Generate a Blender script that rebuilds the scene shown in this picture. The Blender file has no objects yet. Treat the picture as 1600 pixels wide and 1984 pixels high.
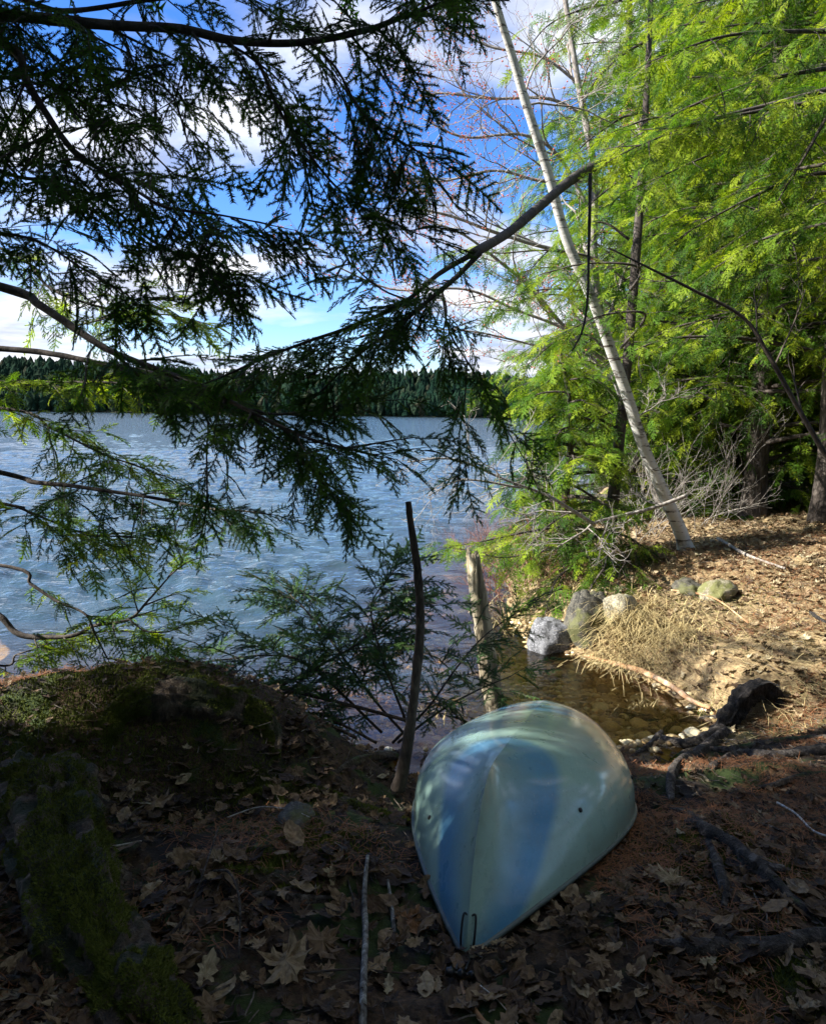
import bpy, math, random
import numpy as np
from mathutils import Vector, Matrix

# ------------------------------------------------------------------ camera, world, sun, exposure
SC = bpy.context.scene
COL = SC.collection
FPX = 1500.0
CAMZ = 1.4
PITCH = math.radians(7.3)
ROLL = math.radians(0.8)
_F = np.array([0, math.cos(PITCH), -math.sin(PITCH)])
_U0 = np.array([0, math.sin(PITCH), math.cos(PITCH)])
_X = np.array([1.0, 0, 0])
CR = math.cos(ROLL) * _X + math.sin(ROLL) * _U0
CU = math.cos(ROLL) * _U0 - math.sin(ROLL) * _X
CAM = np.array([0, 0, CAMZ])
cd = bpy.data.cameras.new('camera')
cd.sensor_fit = 'HORIZONTAL'; cd.sensor_width = 36; cd.lens = 36 * FPX / 1600
cd.clip_start = 0.05; cd.clip_end = 5000
cam = bpy.data.objects.new('camera', cd); COL.objects.link(cam)
m = Matrix(((CR[0], CU[0], -_F[0], 0), (CR[1], CU[1], -_F[1], 0), (CR[2], CU[2], -_F[2], CAMZ), (0, 0, 0, 1)))
cam.matrix_world = m
SC.camera = cam

SUN_DIR = np.array([-0.84, -0.13, 0.60]); SUN_DIR = SUN_DIR / np.linalg.norm(SUN_DIR)
w = bpy.data.worlds.new("World"); SC.world = w; w.use_nodes = True
nt = w.node_tree; nt.nodes.clear()
def nn(nt, t, **k):
    n = nt.nodes.new(t)
    for a, b in k.items():
        setattr(n, a, b)
    return n
def setin(n, **k):
    for a, b in k.items():
        n.inputs[a.replace('_', ' ')].default_value = b
def build_world():
    L = nt.links.new
    out = nn(nt, 'ShaderNodeOutputWorld'); bg = nn(nt, 'ShaderNodeBackground')
    sky = nn(nt, 'ShaderNodeTexSky', sky_type='NISHITA', sun_disc=False)
    sky.sun_elevation = math.asin(SUN_DIR[2]); sky.sun_rotation = math.atan2(SUN_DIR[0], SUN_DIR[1])
    sky.air_density = 1.0; sky.dust_density = 0.3; sky.ozone_density = 2.0
    hs = nn(nt, 'ShaderNodeHueSaturation'); setin(hs, Saturation=1.3, Value=0.9, Hue=0.505)
    L(sky.outputs[0], hs.inputs['Color'])
    tc = nn(nt, 'ShaderNodeTexCoord'); sep = nn(nt, 'ShaderNodeSeparateXYZ'); L(tc.outputs['Generated'], sep.inputs[0])
    ad = nn(nt, 'ShaderNodeMath', operation='MAXIMUM'); L(sep.outputs[2], ad.inputs[0]); ad.inputs[1].default_value = 0.0
    a2 = nn(nt, 'ShaderNodeMath', operation='ADD'); L(ad.outputs[0], a2.inputs[0]); a2.inputs[1].default_value = 0.16
    dx = nn(nt, 'ShaderNodeMath', operation='DIVIDE'); L(sep.outputs[0], dx.inputs[0]); L(a2.outputs[0], dx.inputs[1])
    dy = nn(nt, 'ShaderNodeMath', operation='DIVIDE'); L(sep.outputs[1], dy.inputs[0]); L(a2.outputs[0], dy.inputs[1])
    cb = nn(nt, 'ShaderNodeCombineXYZ'); L(dx.outputs[0], cb.inputs[0]); L(dy.outputs[0], cb.inputs[1])
    mp = nn(nt, 'ShaderNodeMapping'); L(cb.outputs[0], mp.inputs[0])
    mp.inputs['Location'].default_value = CLOUD_LOC; mp.inputs['Scale'].default_value = (0.75, 1.0, 1)
    n1 = nn(nt, 'ShaderNodeTexNoise'); setin(n1, Scale=0.85, Detail=9.0, Roughness=0.56, Distortion=0.25); L(mp.outputs[0], n1.inputs['Vector'])
    r1 = nn(nt, 'ShaderNodeValToRGB'); L(n1.outputs[0], r1.inputs[0])
    r1.color_ramp.elements[0].position = CLOUD_LO; r1.color_ramp.elements[1].position = CLOUD_HI
    n2 = nn(nt, 'ShaderNodeTexNoise'); setin(n2, Scale=2.6, Detail=6.0, Roughness=0.55); L(mp.outputs[0], n2.inputs['Vector'])
    r2 = nn(nt, 'ShaderNodeValToRGB'); L(n2.outputs[0], r2.inputs[0])
    r2.color_ramp.elements[0].position = 0.36; r2.color_ramp.elements[0].color = (0.43, 0.50, 0.72, 1)
    r2.color_ramp.elements[1].position = 0.60; r2.color_ramp.elements[1].color = (0.98, 1.0, 1.05, 1)
    sc_ = nn(nt, 'ShaderNodeMixRGB', blend_type='MULTIPLY'); sc_.inputs[0].default_value = 1
    L(hs.outputs[0], sc_.inputs[1]); sc_.inputs[2].default_value = (SKY_K * .72, SKY_K * .84, SKY_K * 1.12, 1)
    mx = nn(nt, 'ShaderNodeMixRGB'); L(r1.outputs[0], mx.inputs[0]); L(sc_.outputs[0], mx.inputs[1])
    cs = nn(nt, 'ShaderNodeMixRGB', blend_type='MULTIPLY'); cs.inputs[0].default_value = 1
    L(r2.outputs[0], cs.inputs[1]); cs.inputs[2].default_value = (CLOUD_K, CLOUD_K, CLOUD_K, 1)
    L(cs.outputs[0], mx.inputs[2])
    L(mx.outputs[0], bg.inputs[0]); bg.inputs[1].default_value = 0.1
    L(bg.outputs[0], out.inputs[0])
CLOUD_LOC = (41.0, 3.0, 0.0); CLOUD_LO = 0.45; CLOUD_HI = 0.57
SKY_K = .9; CLOUD_K = 4.0
build_world()
sd = bpy.data.lights.new('sun', 'SUN'); sd.energy = 5.0; sd.angle = math.radians(0.5); sd.color = (1.0, 0.965, 0.89)
sun = bpy.data.objects.new('sun', sd); COL.objects.link(sun)
sun.rotation_euler = Vector(SUN_DIR).to_track_quat('Z', 'Y').to_euler()
SC.view_settings.view_transform = 'Standard'; SC.view_settings.look = 'None'
SC.view_settings.exposure = 1.65; SC.view_settings.gamma = 1.0
SC.render.engine = 'CYCLES'
SC.cycles.max_bounces = 7; SC.cycles.transparent_max_bounces = 12
SC.cycles.diffuse_bounces = 3; SC.cycles.glossy_bounces = 3
SC.cycles.use_denoising = True

# ------------------------------------------------------------------ helpers
def ray(u, v):
    return CR * ((u - 800) / FPX) + CU * ((992 - v) / FPX) + _F
def P(u, v, Y):
    d = ray(u, v); return CAM + d * (Y / d[1])
def px(Y, p): return p * Y / FPX           # pixel size to metres at depth Y
def unit(a):
    a = np.asarray(a, float); return a / (np.linalg.norm(a) + 1e-12)

_rs = np.random.RandomState(7)
_NT = _rs.rand(64, 64, 64).astype(np.float32)
def vnoise(p):
    p = np.asarray(p, float); i = np.floor(p).astype(int); f = p - i; f = f * f * (3 - 2 * f)
    i0 = i % 64; i1 = (i + 1) % 64
    x0, y0, z0 = i0[..., 0], i0[..., 1], i0[..., 2]; x1, y1, z1 = i1[..., 0], i1[..., 1], i1[..., 2]
    fx, fy, fz = f[..., 0], f[..., 1], f[..., 2]
    c = (_NT[x0, y0, z0] * (1 - fx) + _NT[x1, y0, z0] * fx) * (1 - fy) + (_NT[x0, y1, z0] * (1 - fx) + _NT[x1, y1, z0] * fx) * fy
    d = (_NT[x0, y0, z1] * (1 - fx) + _NT[x1, y0, z1] * fx) * (1 - fy) + (_NT[x0, y1, z1] * (1 - fx) + _NT[x1, y1, z1] * fx) * fy
    return (c * (1 - fz) + d * fz) * 2 - 1
def fbm(p, oct=4, g=0.5):
    p = np.asarray(p, float); s = 0; a = 1
    for k in range(oct):
        s = s + a * vnoise(p * (2 ** k) + 13.7 * k); a *= g
    return s
def sstep(a, b, x):
    t = np.clip((x - a) / (b - a), 0, 1); return t * t * (3 - 2 * t)

class MB:
    """collects triangles and quads, builds ONE mesh"""
    def __init__(s): s.V = []; s.T = []; s.Q = []; s.TM = []; s.QM = []; s.n = 0; s.R = []
    def add(s, V, T=None, Q=None, mat=0, rnd=None):
        V = np.asarray(V, np.float32).reshape(-1, 3)
        if T is not None and len(T):
            T = np.asarray(T, np.int32).reshape(-1, 3); s.T.append(T + s.n); s.TM.append(np.full(len(T), mat, np.int32) if np.isscalar(mat) else mat)
        if Q is not None and len(Q):
            Q = np.asarray(Q, np.int32).reshape(-1, 4); s.Q.append(Q + s.n); s.QM.append(np.full(len(Q), mat, np.int32))
        s.V.append(V); s.R.append(np.full(len(V), 0.5 if rnd is None else rnd, np.float32) if (rnd is None or np.isscalar(rnd)) else rnd); s.n += len(V)
    def mesh(s, name, mats, smooth=False):
        V = np.concatenate(s.V); T = np.concatenate(s.T) if s.T else np.zeros((0, 3), np.int32); Q = np.concatenate(s.Q) if s.Q else np.zeros((0, 4), np.int32)
        me = bpy.data.meshes.new(name)
        me.vertices.add(len(V)); me.vertices.foreach_set('co', V.ravel())
        nl = len(T) * 3 + len(Q) * 4
        me.loops.add(nl); me.loops.foreach_set('vertex_index', np.concatenate([T.ravel(), Q.ravel()]).astype(np.int32))
        me.polygons.add(len(T) + len(Q))
        st = np.concatenate([np.arange(len(T)) * 3, len(T) * 3 + np.arange(len(Q)) * 4]).astype(np.int32)
        me.polygons.foreach_set('loop_start', st)
        mi = np.concatenate(s.TM + s.QM) if (s.TM or s.QM) else np.zeros(0, np.int32)
        for mt in (mats if isinstance(mats, (list, tuple)) else [mats]): me.materials.append(mt)
        me.polygons.foreach_set('material_index', mi.astype(np.int32))
        me.polygons.foreach_set('use_smooth', np.full(len(T) + len(Q), smooth))
        at = me.attributes.new('rnd', 'FLOAT', 'POINT'); at.data.foreach_set('value', np.concatenate(s.R))
        me.update(); me.validate()
        return me
    def build(s, name, mats, parent=None, smooth=False):
        o = bpy.data.objects.new(name, s.mesh(name, mats, smooth)); COL.objects.link(o)
        if parent is not None: o.parent = parent
        return o
def tag(o, label=None, cat=None, group=None, kind=None):
    if label: o['label'] = label
    if cat: o['category'] = cat
    if group: o['group'] = group
    if kind: o['kind'] = kind
    return o
def empty(name, loc, label, cat, group=None):
    o = bpy.data.objects.new(name, None); COL.objects.link(o); o.location = tuple(float(a) for a in loc); o.empty_display_size = .1
    o['_org'] = 0; del o['_org']
    return tag(o, label, cat, group)
def build_at(mb, name, mats, parent, smooth=False):
    """world-space mesh parented to an unrotated empty at parent.location"""
    off = np.array(parent.location, dtype=np.float32)
    mb.V = [v - off for v in mb.V]
    return mb.build(name, mats, parent, smooth)
def build_origin(mb, name, mats, org, smooth=True):
    org = np.array(org, dtype=np.float32); mb.V = [v - org for v in mb.V]
    o = mb.build(name, mats, None, smooth); o.location = tuple(float(a) for a in org); return o
def catmull(pts, n):
    pts = np.asarray(pts, float)
    if len(pts) == 2: return pts[0] + (pts[1] - pts[0]) * np.linspace(0, 1, n)[:, None]
    p = np.vstack([2 * pts[0] - pts[1], pts, 2 * pts[-1] - pts[-2]])
    t = np.linspace(0, len(pts) - 1 - 1e-6, n); i = t.astype(int); f = (t - i)[:, None]
    a, b, c, d = p[i], p[i + 1], p[i + 2], p[i + 3]
    return 0.5 * ((2 * b) + (-a + c) * f + (2 * a - 5 * b + 4 * c - d) * f * f + (-a + 3 * b - 3 * c + d) * f ** 3)
def tube(mb, C, R, seg=6, mat=0, cap=True, rough=0.0, nsc=30.0, flat=1.0):
    C = np.asarray(C, float); n = len(C); R = np.broadcast_to(np.asarray(R, float), (n,))
    T = np.gradient(C, axis=0); T /= np.linalg.norm(T, axis=1)[:, None] + 1e-12
    up = np.array([0, 0, 1.0]) if abs(T[0][2]) < .9 else np.array([1.0, 0, 0])
    N = np.zeros_like(C); nprev = unit(np.cross(np.cross(T[0], up), T[0]))
    for i in range(n):
        nprev = unit(nprev - T[i] * np.dot(nprev, T[i])); N[i] = nprev
    B = np.cross(T, N)
    a = np.arange(seg) * 2 * math.pi / seg
    V = C[:, None, :] + R[:, None, None] * (np.cos(a)[None, :, None] * N[:, None, :] * flat + np.sin(a)[None, :, None] * B[:, None, :])
    if rough:
        D = V - C[:, None, :]
        al = np.cumsum(np.r_[0, np.linalg.norm(np.diff(C, axis=0), axis=1)]); ca, sa = np.broadcast_to(np.cos(a)[None, :], V.shape[:2]), np.broadcast_to(np.sin(a)[None, :], V.shape[:2])
        rid = fbm(np.stack([ca * 2.4 + nsc * .37, sa * 2.4, np.broadcast_to((al * nsc * .22)[:, None], V.shape[:2])], -1), 4, .65)
        k = 1 + rough * (.45 * fbm(V * nsc, 5, .6) + .75 * rid)
        V = C[:, None, :] + D * k[..., None]
    i = np.arange(n - 1)[:, None] * seg; j = np.arange(seg)[None, :]; j2 = (j + 1) % seg
    Q = np.stack([i + j, i + j2, i + seg + j2, i + seg + j], -1).reshape(-1, 4)
    V = V.reshape(-1, 3)
    if cap:
        V = np.vstack([V, C[0], C[-1]]); k = n * seg
        jj = np.arange(seg); j3 = (jj + 1) % seg
        T1 = np.stack([np.full(seg, k), j3, jj], -1); T2 = np.stack([np.full(seg, k + 1), (n - 1) * seg + jj, (n - 1) * seg + j3], -1)
        mb.add(V, T=np.vstack([T1, T2]), Q=Q, mat=mat)
    else: mb.add(V, Q=Q, mat=mat)

# ------------------------------------------------------------------ materials
def mat_new(name):
    mt = bpy.data.materials.new(name); mt.use_nodes = True; t = mt.node_tree; t.nodes.clear()
    o = nn(t, 'ShaderNodeOutputMaterial'); b = nn(t, 'ShaderNodeBsdfPrincipled'); t.links.new(b.outputs[0], o.inputs[0])
    return mt, t, b, o
def ramp(t, src, stops):
    r = nn(t, 'ShaderNodeValToRGB'); t.links.new(src, r.inputs[0]); e = r.color_ramp.elements
    while len(e) > 1: e.remove(e[0])
    e[0].position = stops[0][0]; e[0].color = (*stops[0][1], 1)
    for p, c in stops[1:]:
        x = e.new(p); x.color = (*c, 1)
    return r.outputs[0]
def noise(t, vec, scale, detail=4, rough=.55, dist=0):
    n = nn(t, 'ShaderNodeTexNoise'); setin(n, Scale=scale, Detail=detail, Roughness=rough, Distortion=dist)
    if vec is not None: t.links.new(vec, n.inputs['Vector'])
    return n.outputs[0]
def mapping(t, vec, scale=(1, 1, 1), rot=(0, 0, 0)):
    mp = nn(t, 'ShaderNodeMapping'); mp.inputs['Scale'].default_value = scale; mp.inputs['Rotation'].default_value = rot; t.links.new(vec, mp.inputs[0]); return mp.outputs[0]
def pos(t): return nn(t, 'ShaderNodeNewGeometry').outputs['Position']
def objc(t): return nn(t, 'ShaderNodeTexCoord').outputs['Object']
def bump(t, b, h, strength=.5, dist=.01, nrm=None):
    n = nn(t, 'ShaderNodeBump'); setin(n, Strength=strength, Distance=dist); t.links.new(h, n.inputs['Height'])
    if nrm is not None: t.links.new(nrm, n.inputs['Normal'])
    if b is not None: t.links.new(n.outputs[0], b.inputs['Normal'])
    return n.outputs[0]
def mixc(t, fac, a, b, mode='MIX'):
    n = nn(t, 'ShaderNodeMixRGB', blend_type=mode)
    for s, x in ((0, fac), (1, a), (2, b)):
        if isinstance(x, (int, float)): n.inputs[s].default_value = x
        elif isinstance(x, tuple): n.inputs[s].default_value = (*x, 1)
        else: t.links.new(x, n.inputs[s])
    return n.outputs[0]
def attr(t, name): return nn(t, 'ShaderNodeAttribute', attribute_name=name).outputs['Fac']
def mathn(t, op, a, b=0.0):
    n = nn(t, 'ShaderNodeMath', operation=op)
    for s, x in ((0, a), (1, b)):
        if isinstance(x, (int, float)): n.inputs[s].default_value = x
        else: t.links.new(x, n.inputs[s])
    return n.outputs[0]

def mat_needle(name, dark, mid, light, trans=.45, rnd_amt=1.0, vsc=1.4):
    mt, t, b, o = mat_new(name)
    f = noise(t, pos(t), vsc, 3, .6); r = attr(t, 'rnd')
    f2 = mathn(t, 'ADD', mathn(t, 'MULTIPLY', f, .55), mathn(t, 'MULTIPLY', r, .45))
    c = ramp(t, f2, [(.3, dark), (.5, mid), (.68, light)])
    t.links.new(c, b.inputs['Base Color']); setin(b, Roughness=.6); b.inputs['Specular IOR Level'].default_value = .15
    tr = nn(t, 'ShaderNodeBsdfTranslucent'); tc = mixc(t, 1.0, c, (1.25, 1.25, .55), 'MULTIPLY'); t.links.new(tc, tr.inputs[0])
    mx = nn(t, 'ShaderNodeMixShader'); mx.inputs[0].default_value = trans
    t.links.new(b.outputs[0], mx.inputs[1]); t.links.new(tr.outputs[0], mx.inputs[2]); t.links.new(mx.outputs[0], o.inputs[0])
    return mt
def mat_bark(name, a, b_, c_, sc=18, moss=None, stretch=(1, 1, .3), bs=.8, bd=.012, mossamt=.5):
    mt, t, b, o = mat_new(name); v = mapping(t, pos(t), stretch)
    f = noise(t, v, sc, 8, .65, .6); c = ramp(t, f, [(.33, a), (.5, b_), (.68, c_)])
    if moss is not None:
        g = noise(t, pos(t), 7, 6, .65)
        nz = nn(t, 'ShaderNodeSeparateXYZ'); t.links.new(nn(t, 'ShaderNodeNewGeometry').outputs['Normal'], nz.inputs[0])
        s = mathn(t, 'ADD', g, mathn(t, 'MULTIPLY', nz.outputs[2], .14))
        mk = ramp(t, s, [(mossamt, (0, 0, 0)), (mossamt + .1, (1, 1, 1))])
        fm = noise(t, pos(t), 130, 4, .6); mc = mixc(t, fm, moss, tuple(x * 2.0 for x in moss))
        c = mixc(t, mk, c, mc)
    t.links.new(c, b.inputs['Base Color']); setin(b, Roughness=.9)
    h = mathn(t, 'ADD', f, mathn(t, 'MULTIPLY', noise(t, pos(t), 160, 3), .35))
    bump(t, b, h, bs, bd)
    return mt
M = {}
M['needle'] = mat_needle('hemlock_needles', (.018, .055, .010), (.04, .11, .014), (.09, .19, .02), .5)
M['needle_sun'] = mat_needle('hemlock_needles_sun_tint', (.03, .09, .010), (.125, .265, .018), (.37, .47, .025), .48, vsc=.9)  # yellower, brighter needle green; sunlight is put into the colour
M['needle_left'] = mat_needle('hemlock_needles_backlit_tint', (.07, .16, .012), (.19, .33, .018), (.42, .52, .025), .62, vsc=1.4)  # brightest needle copy: sun through the left boughs is painted into its colour
M['needle_low'] = mat_needle('young_hemlock_needles', (.025, .07, .03), (.05, .12, .04), (.10, .19, .05), .4)
M['bark'] = mat_bark('hemlock_bark', (.018, .013, .010), (.055, .042, .033), (.12, .10, .085))
M['dark_bark'] = mat_bark('silhouette_limb_bark', (.008, .006, .005), (.028, .022, .018), (.075, .065, .055), 22)  # darker bark copy: the limb's silhouette shade is painted into the colour
M['twig'] = mat_bark('dark_twig_bark', (.02, .014, .01), (.05, .036, .026), (.10, .08, .06), 60, bd=.002)
M['grey_twig'] = mat_bark('grey_twig_bark', (.11, .09, .075), (.24, .21, .18), (.42, .39, .35), 40, bd=.002)
M['red_twig'] = mat_bark('red_twig_bark', (.09, .03, .02), (.2, .08, .05), (.32, .17, .11), 40, bd=.002)
M['mossy'] = mat_bark('mossy_bark', (.02, .014, .010), (.10, .07, .045), (.24, .19, .13), 30, bs=1, bd=.03, moss=(.020, .024, .007), mossamt=.56)
M['mossy_root'] = mat_bark('mossy_root_bark', (.010, .008, .006), (.05, .037, .026), (.15, .12, .09), 42, bd=.03, moss=(.03, .048, .012), mossamt=.60)
M['root'] = mat_bark('grey_root_wood', (.010, .008, .006), (.055, .042, .032), (.20, .17, .14), 60, stretch=(.5, .5, .5), bs=1, bd=.03)
M['black_wood'] = mat_bark('blackened_stump_wood', (.004, .0035, .003), (.015, .012, .010), (.07, .055, .045), 45, bs=1, bd=.03)
M['post'] = mat_bark('weathered_post_wood', (.09, .07, .04), (.34, .28, .18), (.62, .54, .38), 26, stretch=(1, 1, .09), bs=1, bd=.02)
M['drift'] = mat_bark('orange_driftwood', (.16, .07, .03), (.42, .23, .11), (.62, .48, .34), 14, stretch=(.4, .4, .4), bd=.004)
M['pale_stick'] = mat_bark('pale_stick_wood', (.16, .14, .11), (.42, .39, .34), (.68, .66, .60), 40, bd=.002)
M['lichen_stick'] = mat_bark('lichen_stick_bark', (.03, .025, .02), (.16, .15, .13), (.45, .46, .42), 45, bd=.002)
def mat_birch():
    mt, t, b, o = mat_new('white_birch_bark')
    v = mapping(t, pos(t), (3.0, 3.0, 17), (0, .33, 0)); f = noise(t, v, 2.2, 5, .7)
    lent = ramp(t, f, [(.555, (0, 0, 0)), (.60, (1, 1, 1))])
    g = noise(t, pos(t), 3.6, 6, .7); patch = ramp(t, g, [(.53, (0, 0, 0)), (.63, (1, 1, 1))])
    base = mixc(t, noise(t, pos(t), 5, 4), (.38, .365, .33), (.72, .70, .65))
    c = mixc(t, lent, base, (.09, .07, .06)); c = mixc(t, mathn(t, 'MULTIPLY', patch, .8), c, (.11, .095, .08))
    t.links.new(c, b.inputs['Base Color']); setin(b, Roughness=.6); bump(t, b, f, .4, .01)
    return mt
M['birch'] = mat_birch()
def mat_leaf():
    mt, t, b, o = mat_new('dead_leaves'); r = attr(t, 'rnd')
    c = ramp(t, r, [(0, (.030, .018, .010)), (.2, (.085, .050, .024)), (.4, (.17, .105, .05)), (.6, (.27, .185, .10)), (.8, (.36, .28, .16)), (.93, (.44, .38, .24)), (1, (.26, .11, .035))])
    n = noise(t, pos(t), 70, 4); c = mixc(t, 1, c, ramp(t, n, [(.3, (.55, .5, .45)), (.6, (1.1, 1.1, 1.1))]), 'MULTIPLY')
    t.links.new(c, b.inputs['Base Color']); setin(b, Roughness=.7); bump(t, b, n, .3, .004)
    tr = nn(t, 'ShaderNodeBsdfTranslucent'); t.links.new(c, tr.inputs[0]); mx = nn(t, 'ShaderNodeMixShader'); mx.inputs[0].default_value = .22
    t.links.new(b.outputs[0], mx.inputs[1]); t.links.new(tr.outputs[0], mx.inputs[2]); t.links.new(mx.outputs[0], o.inputs[0])
    return mt
M['leaf'] = mat_leaf()
def simple(name, col, rough=.6, spec=.5, metal=0, nz=0, nsc=40, var=.5):
    mt, t, b, o = mat_new(name); setin(b, Roughness=rough, Metallic=metal); b.inputs['Specular IOR Level'].default_value = spec
    f = noise(t, pos(t), nsc, 5); c = mixc(t, f, tuple(x * (1 - var) for x in col), tuple(min(1, x * (1 + var)) for x in col))
    t.links.new(c, b.inputs['Base Color'])
    if nz: bump(t, b, f, nz, .004)
    return mt
M['straw'] = simple('dead_grass', (.46, .36, .17), .8, .3, nsc=12, var=.45)
M['debris'] = mat_bark('twig_debris_bark', (.03, .022, .015), (.10, .08, .06), (.26, .23, .19), 30, bd=.002)
M['pine_needle'] = simple('fallen_orange_needles', (.21, .09, .038), .8, .3, nsc=9, var=.5)
M['moss'] = simple('moss', (.11, .13, .022), .95, .2, nsc=16, var=.6)
M['black'] = simple('black_rubber', (.008, .008, .008), .35, .5, nz=.1)
M['bud'] = simple('red_buds', (.45, .10, .05), .6, .4, nsc=5, var=.4)
def mat_rock(name, a, b_, c_, moss=None):
    mt, t, b, o = mat_new(name); f = noise(t, pos(t), 9, 8, .7); g = noise(t, pos(t), 70, 4, .7)
    c = ramp(t, f, [(.35, a), (.5, b_), (.65, c_)]); c = mixc(t, ramp(t, g, [(.5, (0, 0, 0)), (.62, (1, 1, 1))]), c, tuple(min(1, x * 1.25) for x in c_))
    if moss:
        c = mixc(t, ramp(t, noise(t, pos(t), 5, 5, .6), [(.52, (0, 0, 0)), (.6, (1, 1, 1))]), c, moss)
    t.links.new(c, b.inputs['Base Color']); setin(b, Roughness=.8); bump(t, b, mathn(t, 'ADD', f, mathn(t, 'MULTIPLY', g, .3)), .7, .02)
    return mt
M['rock_grey'] = mat_rock('grey_granite', (.04, .04, .045), (.10, .10, .105), (.20, .20, .21))
M['rock_tan'] = mat_rock('lichen_rock', (.09, .075, .045), (.19, .165, .11), (.31, .28, .2), (.13, .13, .04))
M['rock_dark'] = mat_rock('dark_rock', (.018, .017, .013), (.05, .045, .034), (.10, .09, .065), (.09, .09, .03))  # darkest of the rock colours, with olive patches

# ------------------------------------------------------------------ terrain
WZ = -0.55
SHORE = np.array([(-600, -60), (-30, 0), (-10, 4.0), (-5, 4.55), (-3, 4.6), (-1, 4.5), (0, 4.35), (.8, 4.35), (1.35, 4.42), (1.9, 4.75), (1.78, 5.3), (1.55, 5.8),
                  (1.2, 6.15), (.98, 6.5), (.92, 7.4), (1.1, 9), (1.9, 12), (5.0, 20), (17, 60), (75, 200), (700, 330)], float)
LAND = np.vstack([SHORE, [(900, -600), (-900, -600)]])
def inland(x, y):
    d = np.full(x.shape, 1e9)
    for a, b in zip(SHORE[:-1], SHORE[1:]):
        ab = b - a; t = np.clip(((x - a[0]) * ab[0] + (y - a[1]) * ab[1]) / (ab @ ab), 0, 1)
        d = np.minimum(d, np.hypot(x - a[0] - t * ab[0], y - a[1] - t * ab[1]))
    inside = np.zeros(x.shape, bool); n = len(LAND); j = n - 1
    for i in range(n):
        xi, yi = LAND[i]; xj, yj = LAND[j]
        c = ((yi > y) != (yj > y)) & (x < (xj - xi) * (y - yi) / (yj - yi + 1e-12) + xi); inside ^= c; j = i
    return np.where(inside, d, -d)
def gau(x, y, cx, cy, sx, sy, a=0):
    c, s = math.cos(a), math.sin(a); u = (x - cx) * c + (y - cy) * s; v = -(x - cx) * s + (y - cy) * c
    return np.exp(-(u / sx) ** 2 - (v / sy) ** 2)
def height(x, y, detail=True):
    x = np.asarray(x, float); y = np.asarray(y, float); sh = x.shape
    s = inland(x, y)
    wob = s + .12 * vnoise(np.stack([x * 1.7, y * 1.7, x * 0 + 3], -1)) * sstep(12, 6, np.abs(y) + np.abs(x) * .3)
    W = 1.25 + 1.1 * sstep(-.8, .1, x)
    near = WZ + .55 * sstep(0, 1, wob / W * .9) + .05 * np.clip(wob - 3, 0, 40) * .6
    bank = WZ + .24 * sstep(0, .34, wob) + .19 * np.clip(wob, 0, 1.8) + .085 * np.clip(wob - 1.8, 0, 60)
    k = sstep(4.6, 5.4, y + .25 * (x - 1.8)) * sstep(-1, 1, x)
    z = near * (1 - k) + bank * k
    z = np.where(wob < 0, WZ - .02 - .16 * np.clip(-wob, 0, 2) - .3 * np.clip(-wob - 1.2, 0, 11), z)
    # mounds along the left bank
    z = z + .27 * gau(x, y, -.98, 3.3, .55, .36) + .16 * gau(x, y, -1.8, 3.4, .6, .4) + .13 * gau(x, y, -.32, 3.5, .42, .28)
    z = z - .10 * gau(x, y, -.75, 2.75, .28, .22)
    z = z + .05 * gau(x, y, -.25, 2.35, .3, .18) + .10 * gau(x, y, 1.05, 2.55, .16, .28, .3) + .05 * gau(x, y, 1.4, 2.0, .4, .3)
    z = z + .12 * gau(x, y, 1.62, 3.75, .3, .22)
    cu = np.array([.635, 2.13]); cl = np.hypot(*cu); cu = cu / cl; al = (x - .165) * cu[0] + (y - 1.95) * cu[1]; ac = np.abs((x - .165) * cu[1] - (y - 1.95) * cu[0])
    tq = np.clip(al / cl, 0, 1); hb = .45 * np.clip(1 - (2 * tq - 1) ** 2, 0, 1) ** .92; outd = np.maximum(ac - hb, 0) + np.maximum(-al, 0) * 1.5 + np.maximum(al - cl, 0)
    plane = .07 - .47 * al / cl - .12 * np.abs(2 * tq - 1) ** 3 - .035
    if detail:
        p = np.stack([x, y, x * 0], -1); m_ = sstep(-.1, .4, s)
        z = z + m_ * (.045 * fbm(p * 1.9 + 5, 3) + .018 * fbm(p * 9, 3, .6)) + (1 - m_) * .02 * fbm(p * 4, 3) * (s > -3)
    z = np.minimum(z, plane + .55 * np.maximum(outd - .03, 0))
    return z
def h1(x, y): return float(height(np.array([x]), np.array([y]))[0])
def on(x, y): return (x, y, h1(x, y))
def G(u, v, dz=0.0):
    """where the sight line through (u, v) meets the ground"""
    d = ray(u, v); t = np.linspace(1.2, 30, 4000); p = CAM[None] + d[None] * t[:, None]
    hz = height(p[:, 0], p[:, 1]); i = np.argmax(p[:, 2] < hz + dz)
    q = p[i].copy(); return q
def grid_coords(lo, hi, step, outer_lo, outer_hi, g=1.12):
    a = list(np.arange(lo, hi + 1e-6, step)); s = step; b = []
    x = lo
    while x > outer_lo: s *= g; x -= s; b.append(x)
    s = step; c = []; x = hi
    while x < outer_hi: s *= g; x += s; c.append(x)
    return np.array(b[::-1] + a + c)
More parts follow.
